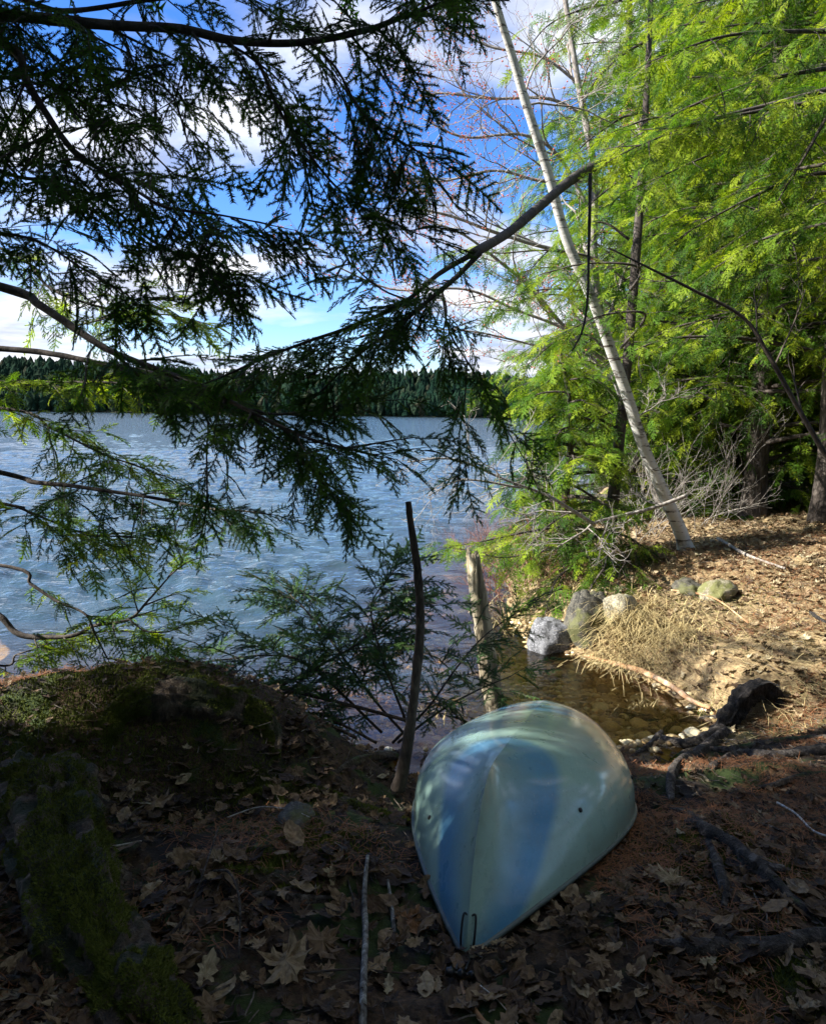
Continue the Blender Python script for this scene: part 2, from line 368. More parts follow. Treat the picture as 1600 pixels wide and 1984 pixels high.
def make_ground():
    xs = grid_coords(-3.2, 5.2, .024, -900, 900, 1.1); ys = grid_coords(1.0, 10.5, .026, -400, 900, 1.1)
    X, Y = np.meshgrid(xs, ys); Z = height(X, Y)
    V = np.stack([X, Y, Z], -1).reshape(-1, 3); nx = len(xs); ny = len(ys)
    i = np.arange(ny - 1)[:, None] * nx; j = np.arange(nx - 1)[None, :]
    Q = np.stack([i + j, i + j + 1, i + nx + j + 1, i + nx + j], -1).reshape(-1, 4)
    mb = MB(); mb.add(V, Q=Q)
    mt, t, b, o = mat_new('forest_floor')
    p = pos(t); n1 = noise(t, p, 6, 8, .65); n2 = noise(t, p, 70, 6, .7)
    soil = ramp(t, n1, [(.35, (.008, .006, .004)), (.5, (.020, .014, .009)), (.65, (.045, .03, .018))])
    duff = ramp(t, noise(t, p, 45, 8, .7), [(.35, (.025, .015, .008)), (.5, (.075, .042, .02)), (.65, (.17, .10, .05))])
    c = mixc(t, ramp(t, noise(t, p, 2.2, 5, .6), [(.42, (0, 0, 0)), (.58, (1, 1, 1))]), soil, duff)
    moss = mixc(t, n2, (.012, .024, .004), (.055, .085, .014))
    c = mixc(t, ramp(t, noise(t, mapping(t, p, (1.1, 1.1, 1.1)), 3.1, 6, .6), [(.50, (0, 0, 0)), (.57, (1, 1, 1))]), c, moss)
    sep = nn(t, 'ShaderNodeSeparateXYZ'); t.links.new(p, sep.inputs[0])
    # bank litter (paler) beyond the cove
    bk = ramp(t, noise(t, p, 30, 8, .75), [(.3, (.07, .045, .02)), (.5, (.24, .165, .08)), (.7, (.46, .36, .19))])
    ym = ramp(t, mathn(t, 'MULTIPLY', sep.outputs[1], .1), [(.44, (0, 0, 0)), (.50, (1, 1, 1))])
    c = mixc(t, ym, c, bk)
    # lake bed: brown sand and stones
    vo = nn(t, 'ShaderNodeTexVoronoi'); setin(vo, Scale=9.0); t.links.new(p, vo.inputs['Vector'])
    st = mixc(t, vo.outputs['Distance'], (.62, .44, .20), (.12, .07, .025)); st = mixc(t, .45, st, mixc(t, n2, (.16, .10, .035), (.60, .42, .2)))
    zm = ramp(t, mathn(t, 'MULTIPLY', sep.outputs[2], -1), [(abs(WZ) - .01, (0, 0, 0)), (abs(WZ) + .01, (1, 1, 1))])
    c = mixc(t, zm, c, st)
    t.links.new(c, b.inputs['Base Color']); setin(b, Roughness=.95)
    bump(t, b, mathn(t, 'ADD', n2, noise(t, p, 25, 5, .7)), .8, .015)
    o = mb.build('ground', mt, None, True); tag(o, kind='structure')
make_ground()

def make_water():
    rs = np.random.RandomState(3)
    ys = [3.9]; 
    while ys[-1] < 650: ys.append(ys[-1] * 1.0052 + .004)
    ys = np.array(ys); n = 560; k = np.linspace(-1, 1, n); k = k * .8 + .2 * k ** 3
    X = k[None, :] * (ys[:, None] * .75 + 2.0); Y = np.repeat(ys[:, None], n, 1)
    dx = np.gradient(ys)[:, None] * 1.0 + .002
    Z = np.zeros_like(X); SX = np.zeros_like(X)
    s = inland(X, Y); calm = np.clip(.10 + .9 * sstep(.2, 4.5, -s), 0, 1) * (1 - .75 * gau(X, Y, 1.2, 5.2, .9, 1.1))
    for i in range(70):
        lam = .13 * (1.1 / .13) ** rs.rand(); th = math.radians(rs.normal(250, 32)); kk = 2 * math.pi / lam
        amp = .0105 * lam ** .92 * (.5 + rs.rand()); ph = rs.rand() * 6.28
        c = kk * (X * math.cos(th) + Y * math.sin(th)) + ph
        a = amp * np.clip(lam / (dx * 3.5) - .6, 0, 1)
        Z += a * (np.sin(c) + .25 * np.sin(2 * c + 1.2))
    Z *= calm * 1.0 * (.65 + .45 * vnoise(np.stack([X * .25, Y * .25, X * 0], -1)))
    V = np.stack([X, Y, Z + WZ], -1).reshape(-1, 3)
    ny = len(ys); i = np.arange(ny - 1)[:, None] * n; j = np.arange(n - 1)[None, :]
    Q = np.stack([i + j, i + j + 1, i + n + j + 1, i + n + j], -1).reshape(-1, 4)
    mb = MB(); dep = np.clip(-s / 2.6, 0, 1).ravel().astype(np.float32); mb.add(V, Q=Q, rnd=dep)
    mt = bpy.data.materials.new('lake_water'); mt.use_nodes = True; t = mt.node_tree; t.nodes.clear(); L = t.links.new
    o = nn(t, 'ShaderNodeOutputMaterial'); gl = nn(t, 'ShaderNodeBsdfGlossy'); setin(gl, Roughness=.02); gl.inputs['Color'].default_value = (1, 1, 1, 1)
    tr = nn(t, 'ShaderNodeBsdfTransparent'); tr.inputs[0].default_value = (.90, .74, .46, 1)
    df = nn(t, 'ShaderNodeBsdfDiffuse'); df.inputs[0].default_value = (.032, .058, .070, 1)
    p = pos(t)
    hgt = mathn(t, 'ADD', noise(t, mapping(t, p, (1, 1.6, 1)), 9, 5, .6), mathn(t, 'MULTIPLY', noise(t, mapping(t, p, (.5, 1.2, 1)), 2.6, 4, .6), 2.2))
    cal = mathn(t, 'ADD', mathn(t, 'MULTIPLY', attr(t, 'rnd'), .024), .002)
    bn = nn(t, 'ShaderNodeBump'); setin(bn, Strength=1.0); L(hgt, bn.inputs['Height']); L(cal, bn.inputs['Distance'])
    for x in (gl, df): L(bn.outputs[0], x.inputs['Normal'])
    fr = nn(t, 'ShaderNodeFresnel'); setin(fr, IOR=1.34); L(bn.outputs[0], fr.inputs['Normal'])
    m1 = nn(t, 'ShaderNodeMixShader'); L(ramp(t, attr(t, 'rnd'), [(.28, (0, 0, 0)), (1, (1, 1, 1))]), m1.inputs[0]); L(tr.outputs[0], m1.inputs[1]); L(df.outputs[0], m1.inputs[2])
    m2 = nn(t, 'ShaderNodeMixShader'); L(fr.outputs[0], m2.inputs[0]); L(m1.outputs[0], m2.inputs[1]); L(gl.outputs[0], m2.inputs[2]); L(m2.outputs[0], o.inputs[0])
    ob = mb.build('lake_water', mt, None, True); tag(ob, kind='structure')
make_water()

# far shore hills with their forest
def make_far():
    def prof(x):   # ground height of the far hill, by bearing
        return 16 + 3 * np.sin(x * .006 + 1.0) + 3 * np.sin(x * .017) + 9 * sstep(60, -400, x) - 8 * sstep(0, 120, x)
    D = 380
    xs = np.linspace(-700, 500, 160); ys = np.linspace(0, 260, 26); X, Yr = np.meshgrid(xs, ys)
    Z = WZ - 2 + (prof(X) + 2.3) * sstep(0, 150, Yr) + .8 * sstep(0, 4, Yr) * 3
    mb = MB(); V = np.stack([X, Yr + D - .05 * X, Z], -1).reshape(-1, 3); nx = len(xs); ny = len(ys)
    i = np.arange(ny - 1)[:, None] * nx; j = np.arange(nx - 1)[None, :]
    mb.add(V, Q=np.stack([i + j, i + j + 1, i + nx + j + 1, i + nx + j], -1).reshape(-1, 4))
    o = mb.build('hills', simple('far_hill_soil', (.04, .045, .02), .9, .2, nsc=.1), None, True); tag(o, kind='structure')
    rs = np.random.RandomState(5); f = MB()
    for k in range(8000):
        x = rs.uniform(-560, 330); yr = rs.uniform(1, 1) * (rs.rand() ** 1.3) * 150 + 3
        z = WZ - 2 + (prof(x) + 2.3) * float(sstep(0, 150, yr)) + 2.2
        h = rs.uniform(6, 10.5) * (1 if rs.rand() < .95 else 1.25); r = h * rs.uniform(.15, .26); con = rs.rand() < .5
        lv = 6; seg = 7; C = []; y0 = yr + D - .05 * x
        for q in range(lv):
            tt = q / (lv - 1)
            rr = r * ((1 - tt) ** .8 * (1 if q % 2 == 0 else .72) if con else math.sin(math.pi * (tt * .85 + .12)) * rs.uniform(.85, 1.2) * 1.25)
            a = np.arange(seg) * 6.283 / seg + rs.rand(); jr = rr * rs.uniform(.65, 1.25, seg)
            C.append(np.stack([x + np.cos(a) * jr, y0 + np.sin(a) * jr, z + h * (.05 + .95 * tt) + rs.uniform(-.4, .4, seg)], -1))
        V = np.vstack(C); ii = np.arange(lv - 1)[:, None] * seg; jj = np.arange(seg)[None, :]; j2 = (jj + 1) % seg
        Q = np.stack([ii + jj, ii + j2, ii + seg + j2, ii + seg + jj], -1).reshape(-1, 4)
        f.add(V, Q=Q, rnd=rs.rand() * (.7 if con else 1))
    mt, t, b, o = mat_new('far_forest_foliage')
    c = ramp(t, attr(t, 'rnd'), [(0, (.004, .014, .009)), (.5, (.009, .025, .014)), (.8, (.017, .030, .017)), (1, (.032, .032, .02))])
    c = mixc(t, 1, c, ramp(t, noise(t, pos(t), .9, 5, .7), [(.3, (.5, .5, .5)), (.65, (1.3, 1.3, 1.3))]), 'MULTIPLY')
    t.links.new(c, b.inputs['Base Color']); setin(b, Roughness=1.0); b.inputs['Specular IOR Level'].default_value = .05; bump(t, b, noise(t, pos(t), 1.2, 4, .7), 1, 1.0)
    o = f.build('far_forest', mt, None, False); tag(o, 'distant dark evergreen forest lining the far shore of the lake', 'forest', kind='stuff')
make_far()

# ------------------------------------------------------------------ hemlock foliage
def make_spray(seed, L, sp, nsp, nl, nw, sub=True, droop=.5):
    r = np.random.RandomState(seed); ax = []      # (origin, dirangle, length, width)
    ax.append((0, 0, 0, L))
    x = .10 * L; k = 0
    while x < L * .97:
        f = x / L; ln = L * .50 * (1 - f) ** .75 * min(1, f * 3 + .35) * r.uniform(.65, 1.15); a = math.radians(r.uniform(40, 62)) * (1 if k % 2 else -1)
        if r.rand() > .1:
            ax.append((x, 0, a, ln))
            if sub and ln > L * .16:
                q = ln * .22; kk = 0
                while q < ln * .93:
                    l2 = ln * .42 * (1 - q / ln) ** .6 * r.uniform(.5, 1.1)
                    if l2 > nl * 1.2: ax.append((x + q * math.cos(a), q * math.sin(a), a + math.radians(r.uniform(35, 55)) * (1 if kk % 2 else -1), l2))
                    q += sp * 1.15; kk += 1
        x += sp * r.uniform(.7, 1.3) * .55; k += 1
    VV = []; TT = []; MM = []; n = 0
    bend = r.uniform(-.25, .25)
    def warp(p):
        q = p.copy(); x_ = p[:, 0] / L; y_ = p[:, 1] / L
        q[:, 1] += bend * L * x_ ** 2
        q[:, 2] += -droop * L * x_ ** 2 * .5 - .35 * L * y_ ** 2 + .02 * L * np.sin(x_ * 9 + y_ * 7 + seed)
        return q
    for (ox, oy, a, ln) in ax:
        m_ = max(2, int(ln / nsp)); t_ = (np.arange(m_) + r.rand(m_) * .7) / m_ * ln
        c, s = math.cos(a), math.sin(a); bx, by = ox + t_ * c, oy + t_ * s
        for sd in (-1, 1):
            na = a + sd * np.radians(r.uniform(48, 78, m_)) * (1 - .45 * (t_ / ln) ** 3); l_ = nl * r.uniform(.65, 1.15, m_)
            nz = r.normal(0, .28, m_)
            w2 = nw * .5
            p0 = np.stack([bx - c * w2, by - s * w2, np.zeros(m_)], -1); p1 = np.stack([bx + c * w2, by + s * w2, np.zeros(m_)], -1)
            tip = np.stack([bx + np.cos(na) * l_, by + np.sin(na) * l_, nz * l_], -1)
            ma = 0
            V = np.stack([p0, p1, tip], 1).reshape(-1, 3); VV.append(V); TT.append(np.arange(m_ * 3).reshape(-1, 3) + n); MM.append(np.zeros(m_, np.int32)); n += m_ * 3
        # twig as thin flat strip pair
        wd = max(.0009, .0035 * ln) if nw < .004 else .004
        sx, sy = -s * wd * .5, c * wd * .5; segs = 3 if ln > .1 else 2
        q = np.linspace(0, ln, segs)
        for axs in ((sx, sy, 0), (0, 0, wd * .5)):
            A = np.stack([ox + q * c + axs[0], oy + q * s + axs[1], q * 0 + axs[2]], -1); B = np.stack([ox + q * c - axs[0], oy + q * s - axs[1], q * 0 - axs[2]], -1)
            VV.append(np.vstack([A, B])); T = []
            for e in range(segs - 1): T += [(e, e + 1, segs + e), (e + 1, segs + e + 1, segs + e)]
            TT.append(np.array(T, np.int32) + n); MM.append(np.ones(len(T), np.int32)); n += segs * 2
    V = warp(np.vstack(VV)); return V.astype(np.float32), np.vstack(TT), np.concatenate(MM)
SP = {
 'hi': [make_spray(i, .26, .036, .0038, .0135, .0046) for i in range(6)],
 'mid': [make_spray(20 + i, .42, .055, .0085, .022, .0075) for i in range(5)],
 'lo': [make_spray(40 + i, .55, .10, .024, .045, .022, True) for i in range(4)],
}
def put_spray(mb, kind, o, d, nrm, sc, rng):
    V, T, MI = SP[kind][rng.randrange(len(SP[kind]))]
    d = unit(d); y = unit(np.cross(nrm, d)); z = np.cross(d, y)
    if rng.random() < .5: y = -y
    W = (V[:, :1] * d + V[:, 1:2] * y + V[:, 2:3] * z) * sc + o
    mb.add(W, T=T, mat=MI, rnd=rng.random())
def side_branch(Wd, Fo, o, d, ln, r, rng, kind, sc, sp, droop, hang, vary=.35, twig=True):
    """a secondary branch carrying flat sprays alternately on both sides"""
    n = max(3, int(ln / .08)); C = [np.array(o, float)]; dd = unit(d)
    for i in range(n):
        dd = unit(dd + np.array([rng.gauss(0, .09), rng.gauss(0, .09), -droop * ln / n + rng.gauss(0, .05)])); C.append(C[-1] + dd * ln / n)
    C = np.array(C)
    if twig: tube(Wd, C, np.linspace(r, r * .35, len(C)), 4, cap=False)
    L = 0; k = rng.randrange(2); Ltot = ln; x = ln * .18
    T = np.gradient(C, axis=0); T /= np.linalg.norm(T, axis=1)[:, None]
    while x < ln:
        f = x / ln * (len(C) - 1); i = min(int(f), len(C) - 2); p = C[i] + (C[i + 1] - C[i]) * (f - i); tt = T[i]
        nrm = unit(np.array([rng.gauss(0, vary), rng.gauss(0, vary), 1]))
        s = unit(np.cross(tt, nrm)) * (1 if k % 2 else -1); a = math.radians(rng.uniform(38, 65))
        ddn = tt * math.cos(a) + s * math.sin(a) + np.array([0, 0, -hang * rng.uniform(.2, 1.2)])
        put_spray(Fo, kind, p, ddn, nrm, sc * (.55 + .5 * (1 - x / ln)) * rng.uniform(.75, 1.2), rng)
        x += sp * rng.uniform(.7, 1.3); k += 1
    put_spray(Fo, kind, C[-1], T[-1] + np.array([0, 0, -hang * .5]), unit(np.array([rng.gauss(0, vary), rng.gauss(0, vary), 1])), sc * .9, rng)
def limb(Wd, Fo, pts, r0, r1, rng, kind='hi', n_side=8, ln=(.25, .5), sc=1.0, sp=.07, droop=.6, hang=.4, t0=.1, side=None, vary=.35, seg=8, bias=(0, 0, 0), rough=.12):
    C = catmull(pts, max(8, len(pts) * 6)); n = len(C)
    tube(Wd, C, np.linspace(r0, r1, n) ** 1.0, seg, rough=rough, nsc=1.2 / max(r0, .004))
    T = np.gradient(C, axis=0); T /= np.linalg.norm(T, axis=1)[:, None]
    for k in range(n_side):
        t = t0 + (1 - t0) * (k + rng.random() * .8) / n_side; f = t * (n - 1); i = min(int(f), n - 2); p = C[i] + (C[i + 1] - C[i]) * (f - i); tt = T[i]
        nrm = unit(np.array([rng.gauss(0, .25), rng.gauss(0, .25), 1])); sd = (1 if k % 2 else -1) if side is None else side
        s = unit(np.cross(tt, nrm)) * sd; a = math.radians(rng.uniform(35, 70))
        d = tt * math.cos(a) + s * math.sin(a) + np.array(bias) + np.array([0, 0, rng.gauss(-.05, .15)])
        l = rng.uniform(*ln) * (1.1 - .55 * t)
        side_branch(Wd, Fo, p, d, l, max(r1, r0 * .28) * .8, rng, kind, sc, sp, droop, hang, vary)
    if n_side: side_branch(Wd, Fo, C[-1], T[-1], ln[0] * .8, r1, rng, kind, sc, sp, droop, hang, vary)
    return C
def from_trunk(pts, tx, ty, rise=.12):
    p = np.array(pts[0]); return [np.array([tx, ty, p[2] - rise])] + list(pts)
def PP(lst, Y0, Y1=None):
    Y1 = Y0 if Y1 is None else Y1; n = len(lst)
    return [P(u, v, Y0 + (Y1 - Y0) * i / (n - 1)) for i, (u, v) in enumerate(lst)]

def hemlock(name, base, H, R, seed, label, lean=(0, 0), n_limb=46, z0=.8, kind='mid', sc=1.0, mat='needle_sun', group=None, rt=.13, sector=None, per=5, sp=.17, lnk=.42):
    rng = random.Random(seed); base = np.array(base, float)
    root = empty(name, base, label, 'tree', group)
    Wd = MB(); Fo = MB(); Lm = Wd
    if kind == 'mid': sc *= .72; sp *= .68
    ts = np.linspace(0, 1, 26); C = base + np.stack([lean[0] * ts ** 1.3 * H + .05 * np.sin(ts * 7 + seed), lean[1] * ts * H + .04 * np.cos(ts * 6), ts * H - .1], -1)
    Rr = rt * (1 - ts) ** .8 + .012; Rr[0] *= 1.5; Rr[1] *= 1.15
    tube(Wd, C, Rr, 12, rough=.14, nsc=9)
    for k in range(n_limb):
        f = z0 / H + (.97 - z0 / H) * (k + rng.random()) / n_limb; i = min(int(f * 25), 24); p = C[i] + (C[i + 1] - C[i]) * (f * 25 - i)
        a = k * 2.399 + rng.uniform(-.4, .4)
        if sector is not None:
            a = sector[0] + (sector[1] - sector[0]) * rng.random() if rng.random() < .8 else a
        l = R * (1 - f) ** .55 * rng.uniform(.65, 1.1) * min(1, .55 + f * 2.2)
        d = np.array([math.cos(a), math.sin(a), rng.uniform(-.05, .3)])
        pts = [p, p + d * l * .4, p + d * l * .75 + np.array([0, 0, -.06 * l]), p + d * l + np.array([0, 0, -.20 * l])]
        limb(Lm, Fo, pts, .028 * (1 - f) + .008, .004, rng, kind, n_side=int(per + 3 * l), ln=(lnk * .55 * l, lnk * l), sc=sc, sp=sp, droop=.5, hang=.42, t0=.15, vary=.5, seg=5, rough=0)
    build_at(Wd, 'trunk', M['bark'], root, True)
    build_at(Fo, 'crown', [M[mat], M['twig']], root)
    return root
def copy_tree(o, loc, rz, sc, label=None):
    c = o.copy(); COL.objects.link(c); c.location = loc; c.rotation_euler.z = rz; c.scale = (sc,) * 3
    if label: c['label'] = label
    for ch in o.children:
        d = ch.copy(); COL.objects.link(d); d.parent = c
    return c

def top_crown(root, base, z0, H, R, n, seed):
    rng = random.Random(seed); Wd = MB(); Fo = MB()
    for k in range(n):
        f = k / n; z = z0 + (H - z0) * f; a = k * 2.399; l = R * (1 - f) ** .5 * rng.uniform(.7, 1.1); p = np.array([base[0], base[1] + .02, base[2] + z]); d = np.array([math.cos(a), math.sin(a), rng.uniform(0, .2)])
        limb(Wd, Fo, [p, p + d * l * .5, p + d * l * .8 + [0, 0, -.06 * l], p + d * l + [0, 0, -.18 * l]], .026, .005, rng, 'lo', int(6 + 3 * l), (.25 * l, .48 * l), .9, .17, .4, .25, t0=.12, vary=.4, seg=5, rough=0)
    for fc in (build_at(Wd, 'upper_limbs', M['bark'], root, True), build_at(Fo, 'crown', [M['needle'], M['twig']], root)): pass
# --- the near left hemlock: trunk just outside the frame, its limbs hang across the top left
def near_left():
    rng = random.Random(11)
    base = np.array([-1.62, 1.9, h1(-1.62, 1.9)])
    root = empty('hemlock_tree', base, 'nearest dark hemlock at the left whose shaded boughs hang across the sky', 'tree', 'hemlock trees')
    tk = MB(); ts = np.linspace(0, 1, 24); tube(tk, base + np.stack([.06 * np.sin(ts * 3), .03 * ts, ts * 6.5 - .1], -1), .15 * (1 - ts) ** .7 + .02, 14, rough=.12, nsc=10)
    build_at(tk, 'trunk', M['bark'], root, True)
    D = [ # pixel trace, depth0, depth1, px width0, width1, n_side, len range, hang, side bias
     ([(-260, 60), (-60, 30), (50, 32), (200, 47), (350, 55), (450, 77), (575, 82), (700, 60), (790, 28)], 1.9, 1.75, 26, 9, 20, (.15, .36), .9, (0, 0, -.25)),
     ([(470, 80), (505, 130), (530, 190), (560, 245), (600, 300), (650, 360), (700, 400), (780, 440)], 1.75, 1.75, 7, 3, 13, (.10, .2), .6, (0, 0, -.1)),
     ([(600, 82), (650, 130), (690, 200), (730, 245), (780, 275), (820, 300)], 1.75, 1.7, 5, 3, 9, (.10, .19), .7, (0, 0, -.1)),
     ([(-300, 20), (0, 80), (55, 165), (110, 250), (150, 300), (190, 325)], 1.85, 1.65, 20, 8, 9, (.16, .3), .7, (0, 0, -.1)),
     ([(190, 325), (250, 360), (320, 400), (420, 415), (500, 430)], 1.65, 1.6, 7, 3, 10, (.12, .22), .6, (0, 0, -.05)),
     ([(-250, 200), (0, 330), (100, 350), (200, 390), (300, 470), (380, 500), (440, 520)], 1.95, 1.75, 9, 3, 12, (.12, .26), .7, (0, 0, -.1)),
     ([(-200, 120), (0, 150), (150, 130), (260, 140), (330, 180), (360, 260)], 2.1, 1.9, 9, 3, 11, (.12, .28), .8, (0, 0, -.1)),
     ([(-200, 420), (0, 450), (80, 470), (160, 520), (230, 560)], 2.0, 1.8, 7, 3, 8, (.1, .22), .7, (0, 0, -.1)),
     ([(-250, 0), (0, -10), (120, 20), (280, 0), (420, -20), (600, -40), (740, -60), (800, -40)], 2.1, 1.9, 12, 4, 15, (.12, .28), .9, (0, 0, -.2)),
     ([(-100, 520), (40, 250), (110, 180), (160, 230), (240, 250), (330, 330)], 1.9, 1.7, 7, 3, 9, (.1, .24), .7, (0, 0, -.1)),
    ]
    for k, (tr, Y0, Y1, w0, w1, ns, ln, hang, bias) in enumerate(D):
        Wd = MB(); Fo = MB()
        pt_ = PP(tr, Y0, Y1); pt_ = from_trunk(pt_, -1.60, 1.92) if tr[0][0] < -50 else pt_
        limb(Wd, Fo, pt_, px(Y0, w0) / 2, px(Y1, w1) / 2, rng, 'hi', int(ns * (1.0 if tr[0][0] < 0 else .85)), (ln[0] * .85, ln[1] * .85), .66, .038, .9, hang * .6, t0=.2, bias=bias, vary=.8)
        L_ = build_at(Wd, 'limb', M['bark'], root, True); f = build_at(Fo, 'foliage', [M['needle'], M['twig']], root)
        f.parent = L_
    return root
top_crown(near_left(), (-1.62, 1.9, 0), 3.5, 6.5, 2.2, 30, 91)
# --- second hemlock on the left shore: the long boughs across the lake
def shore_left():
    rng = random.Random(23)
    base = np.array([-2.75, 3.5, h1(-2.75, 3.5)])
    root = empty('hemlock_tree', base, 'hemlock on the left bank whose long boughs reach over the lake', 'tree', 'hemlock trees')
    tk = MB(); ts = np.linspace(0, 1, 24); tube(tk, base + np.stack([.08 * np.sin(ts * 3), .03 * ts, ts * 7 - .1], -1), .15 * (1 - ts) ** .7 + .02, 14, rough=.12, nsc=10)
    build_at(tk, 'trunk', M['bark'], root, True)
    D = [
     ([(-500, 420), (0, 555), (75, 590), (150, 640), (215, 680), (290, 710), (390, 748), (490, 800), (600, 850), (690, 872)], 3.0, 2.5, 20, 4, 15, (.18, .4), .5, 'needle'),
     ([(-500, 640), (0, 675), (110, 687), (200, 705), (300, 725), (420, 770), (500, 800), (570, 800), (700, 780)], 3.2, 2.8, 14, 4, 17, (.2, .42), .35, 'needle'),
     ([(300, 740), (395, 800), (400, 880), (402, 965)], 2.75, 2.75, 5, 3, 5, (.12, .25), .6, 'needle'),
     ([(480, 800), (560, 870), (610, 920), (650, 960)], 2.7, 2.65, 4, 2, 8, (.14, .28), .8, 'needle'),
     ([(520, 800), (570, 850), (640, 860), (720, 880), (800, 870)], 2.7, 2.65, 4, 2, 3, (.08, .14), .3, 'needle'),
     ([(-500, 800), (0, 915), (60, 933), (130, 940), (200, 950), (300, 965), (400, 985), (470, 990)], 3.6, 3.2, 12, 4, 13, (.2, .42), .5, 'needle'),
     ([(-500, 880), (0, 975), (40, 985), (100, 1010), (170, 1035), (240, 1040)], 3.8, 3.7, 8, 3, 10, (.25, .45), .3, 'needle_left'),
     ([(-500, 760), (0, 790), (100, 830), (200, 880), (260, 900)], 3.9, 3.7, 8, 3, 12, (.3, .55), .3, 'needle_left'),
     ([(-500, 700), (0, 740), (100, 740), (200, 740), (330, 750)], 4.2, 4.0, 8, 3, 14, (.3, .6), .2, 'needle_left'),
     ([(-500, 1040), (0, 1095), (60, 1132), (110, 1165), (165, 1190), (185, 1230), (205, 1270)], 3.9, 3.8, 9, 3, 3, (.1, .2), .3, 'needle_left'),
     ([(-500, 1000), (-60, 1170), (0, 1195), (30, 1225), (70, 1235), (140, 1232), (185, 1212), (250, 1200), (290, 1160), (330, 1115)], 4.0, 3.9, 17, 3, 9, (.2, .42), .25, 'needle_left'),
     ([(250, 1200), (280, 1222), (320, 1225), (350, 1215)], 3.9, 3.9, 4, 2, 4, (.12, .25), .2, 'needle_left'),
     ([(-200, 1250), (0, 1290), (30, 1270), (60, 1260)], 3.9, 3.9, 6, 3, 5, (.15, .3), .5, 'needle_left'),
     ([(-500, 300), (0, 480), (100, 560), (220, 600), (330, 610)], 4.3, 4.1, 8, 3, 12, (.3, .5), .3, 'needle_left'),
     ([(150, 630), (230, 610), (290, 590), (350, 620)], 4.0, 4.0, 4, 2, 6, (.2, .4), .2, 'needle_left'),
    ]
    for k, (tr, Y0, Y1, w0, w1, ns, ln, hang, mt) in enumerate(D):
        Wd = MB(); Fo = MB()
        pt_ = PP(tr, Y0, Y1); pt_ = from_trunk(pt_, -2.70, 3.52) if tr[0][0] < -150 else pt_
        limb(Wd, Fo, pt_, px(Y0, w0) / 2, px(Y1, w1) / 2, rng, 'hi', int(ns * (1.5 if mt == 'needle_left' else 1.15)), ln, .76, .045 if mt == 'needle_left' else .05, .6, hang * .7, t0=.42 if len(tr) > 5 else .1, vary=.6)
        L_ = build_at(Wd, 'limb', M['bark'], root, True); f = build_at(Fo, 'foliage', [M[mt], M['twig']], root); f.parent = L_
    top_crown(root, base, 3.9, 6.8, 1.5, 12, 92)
shore_left()
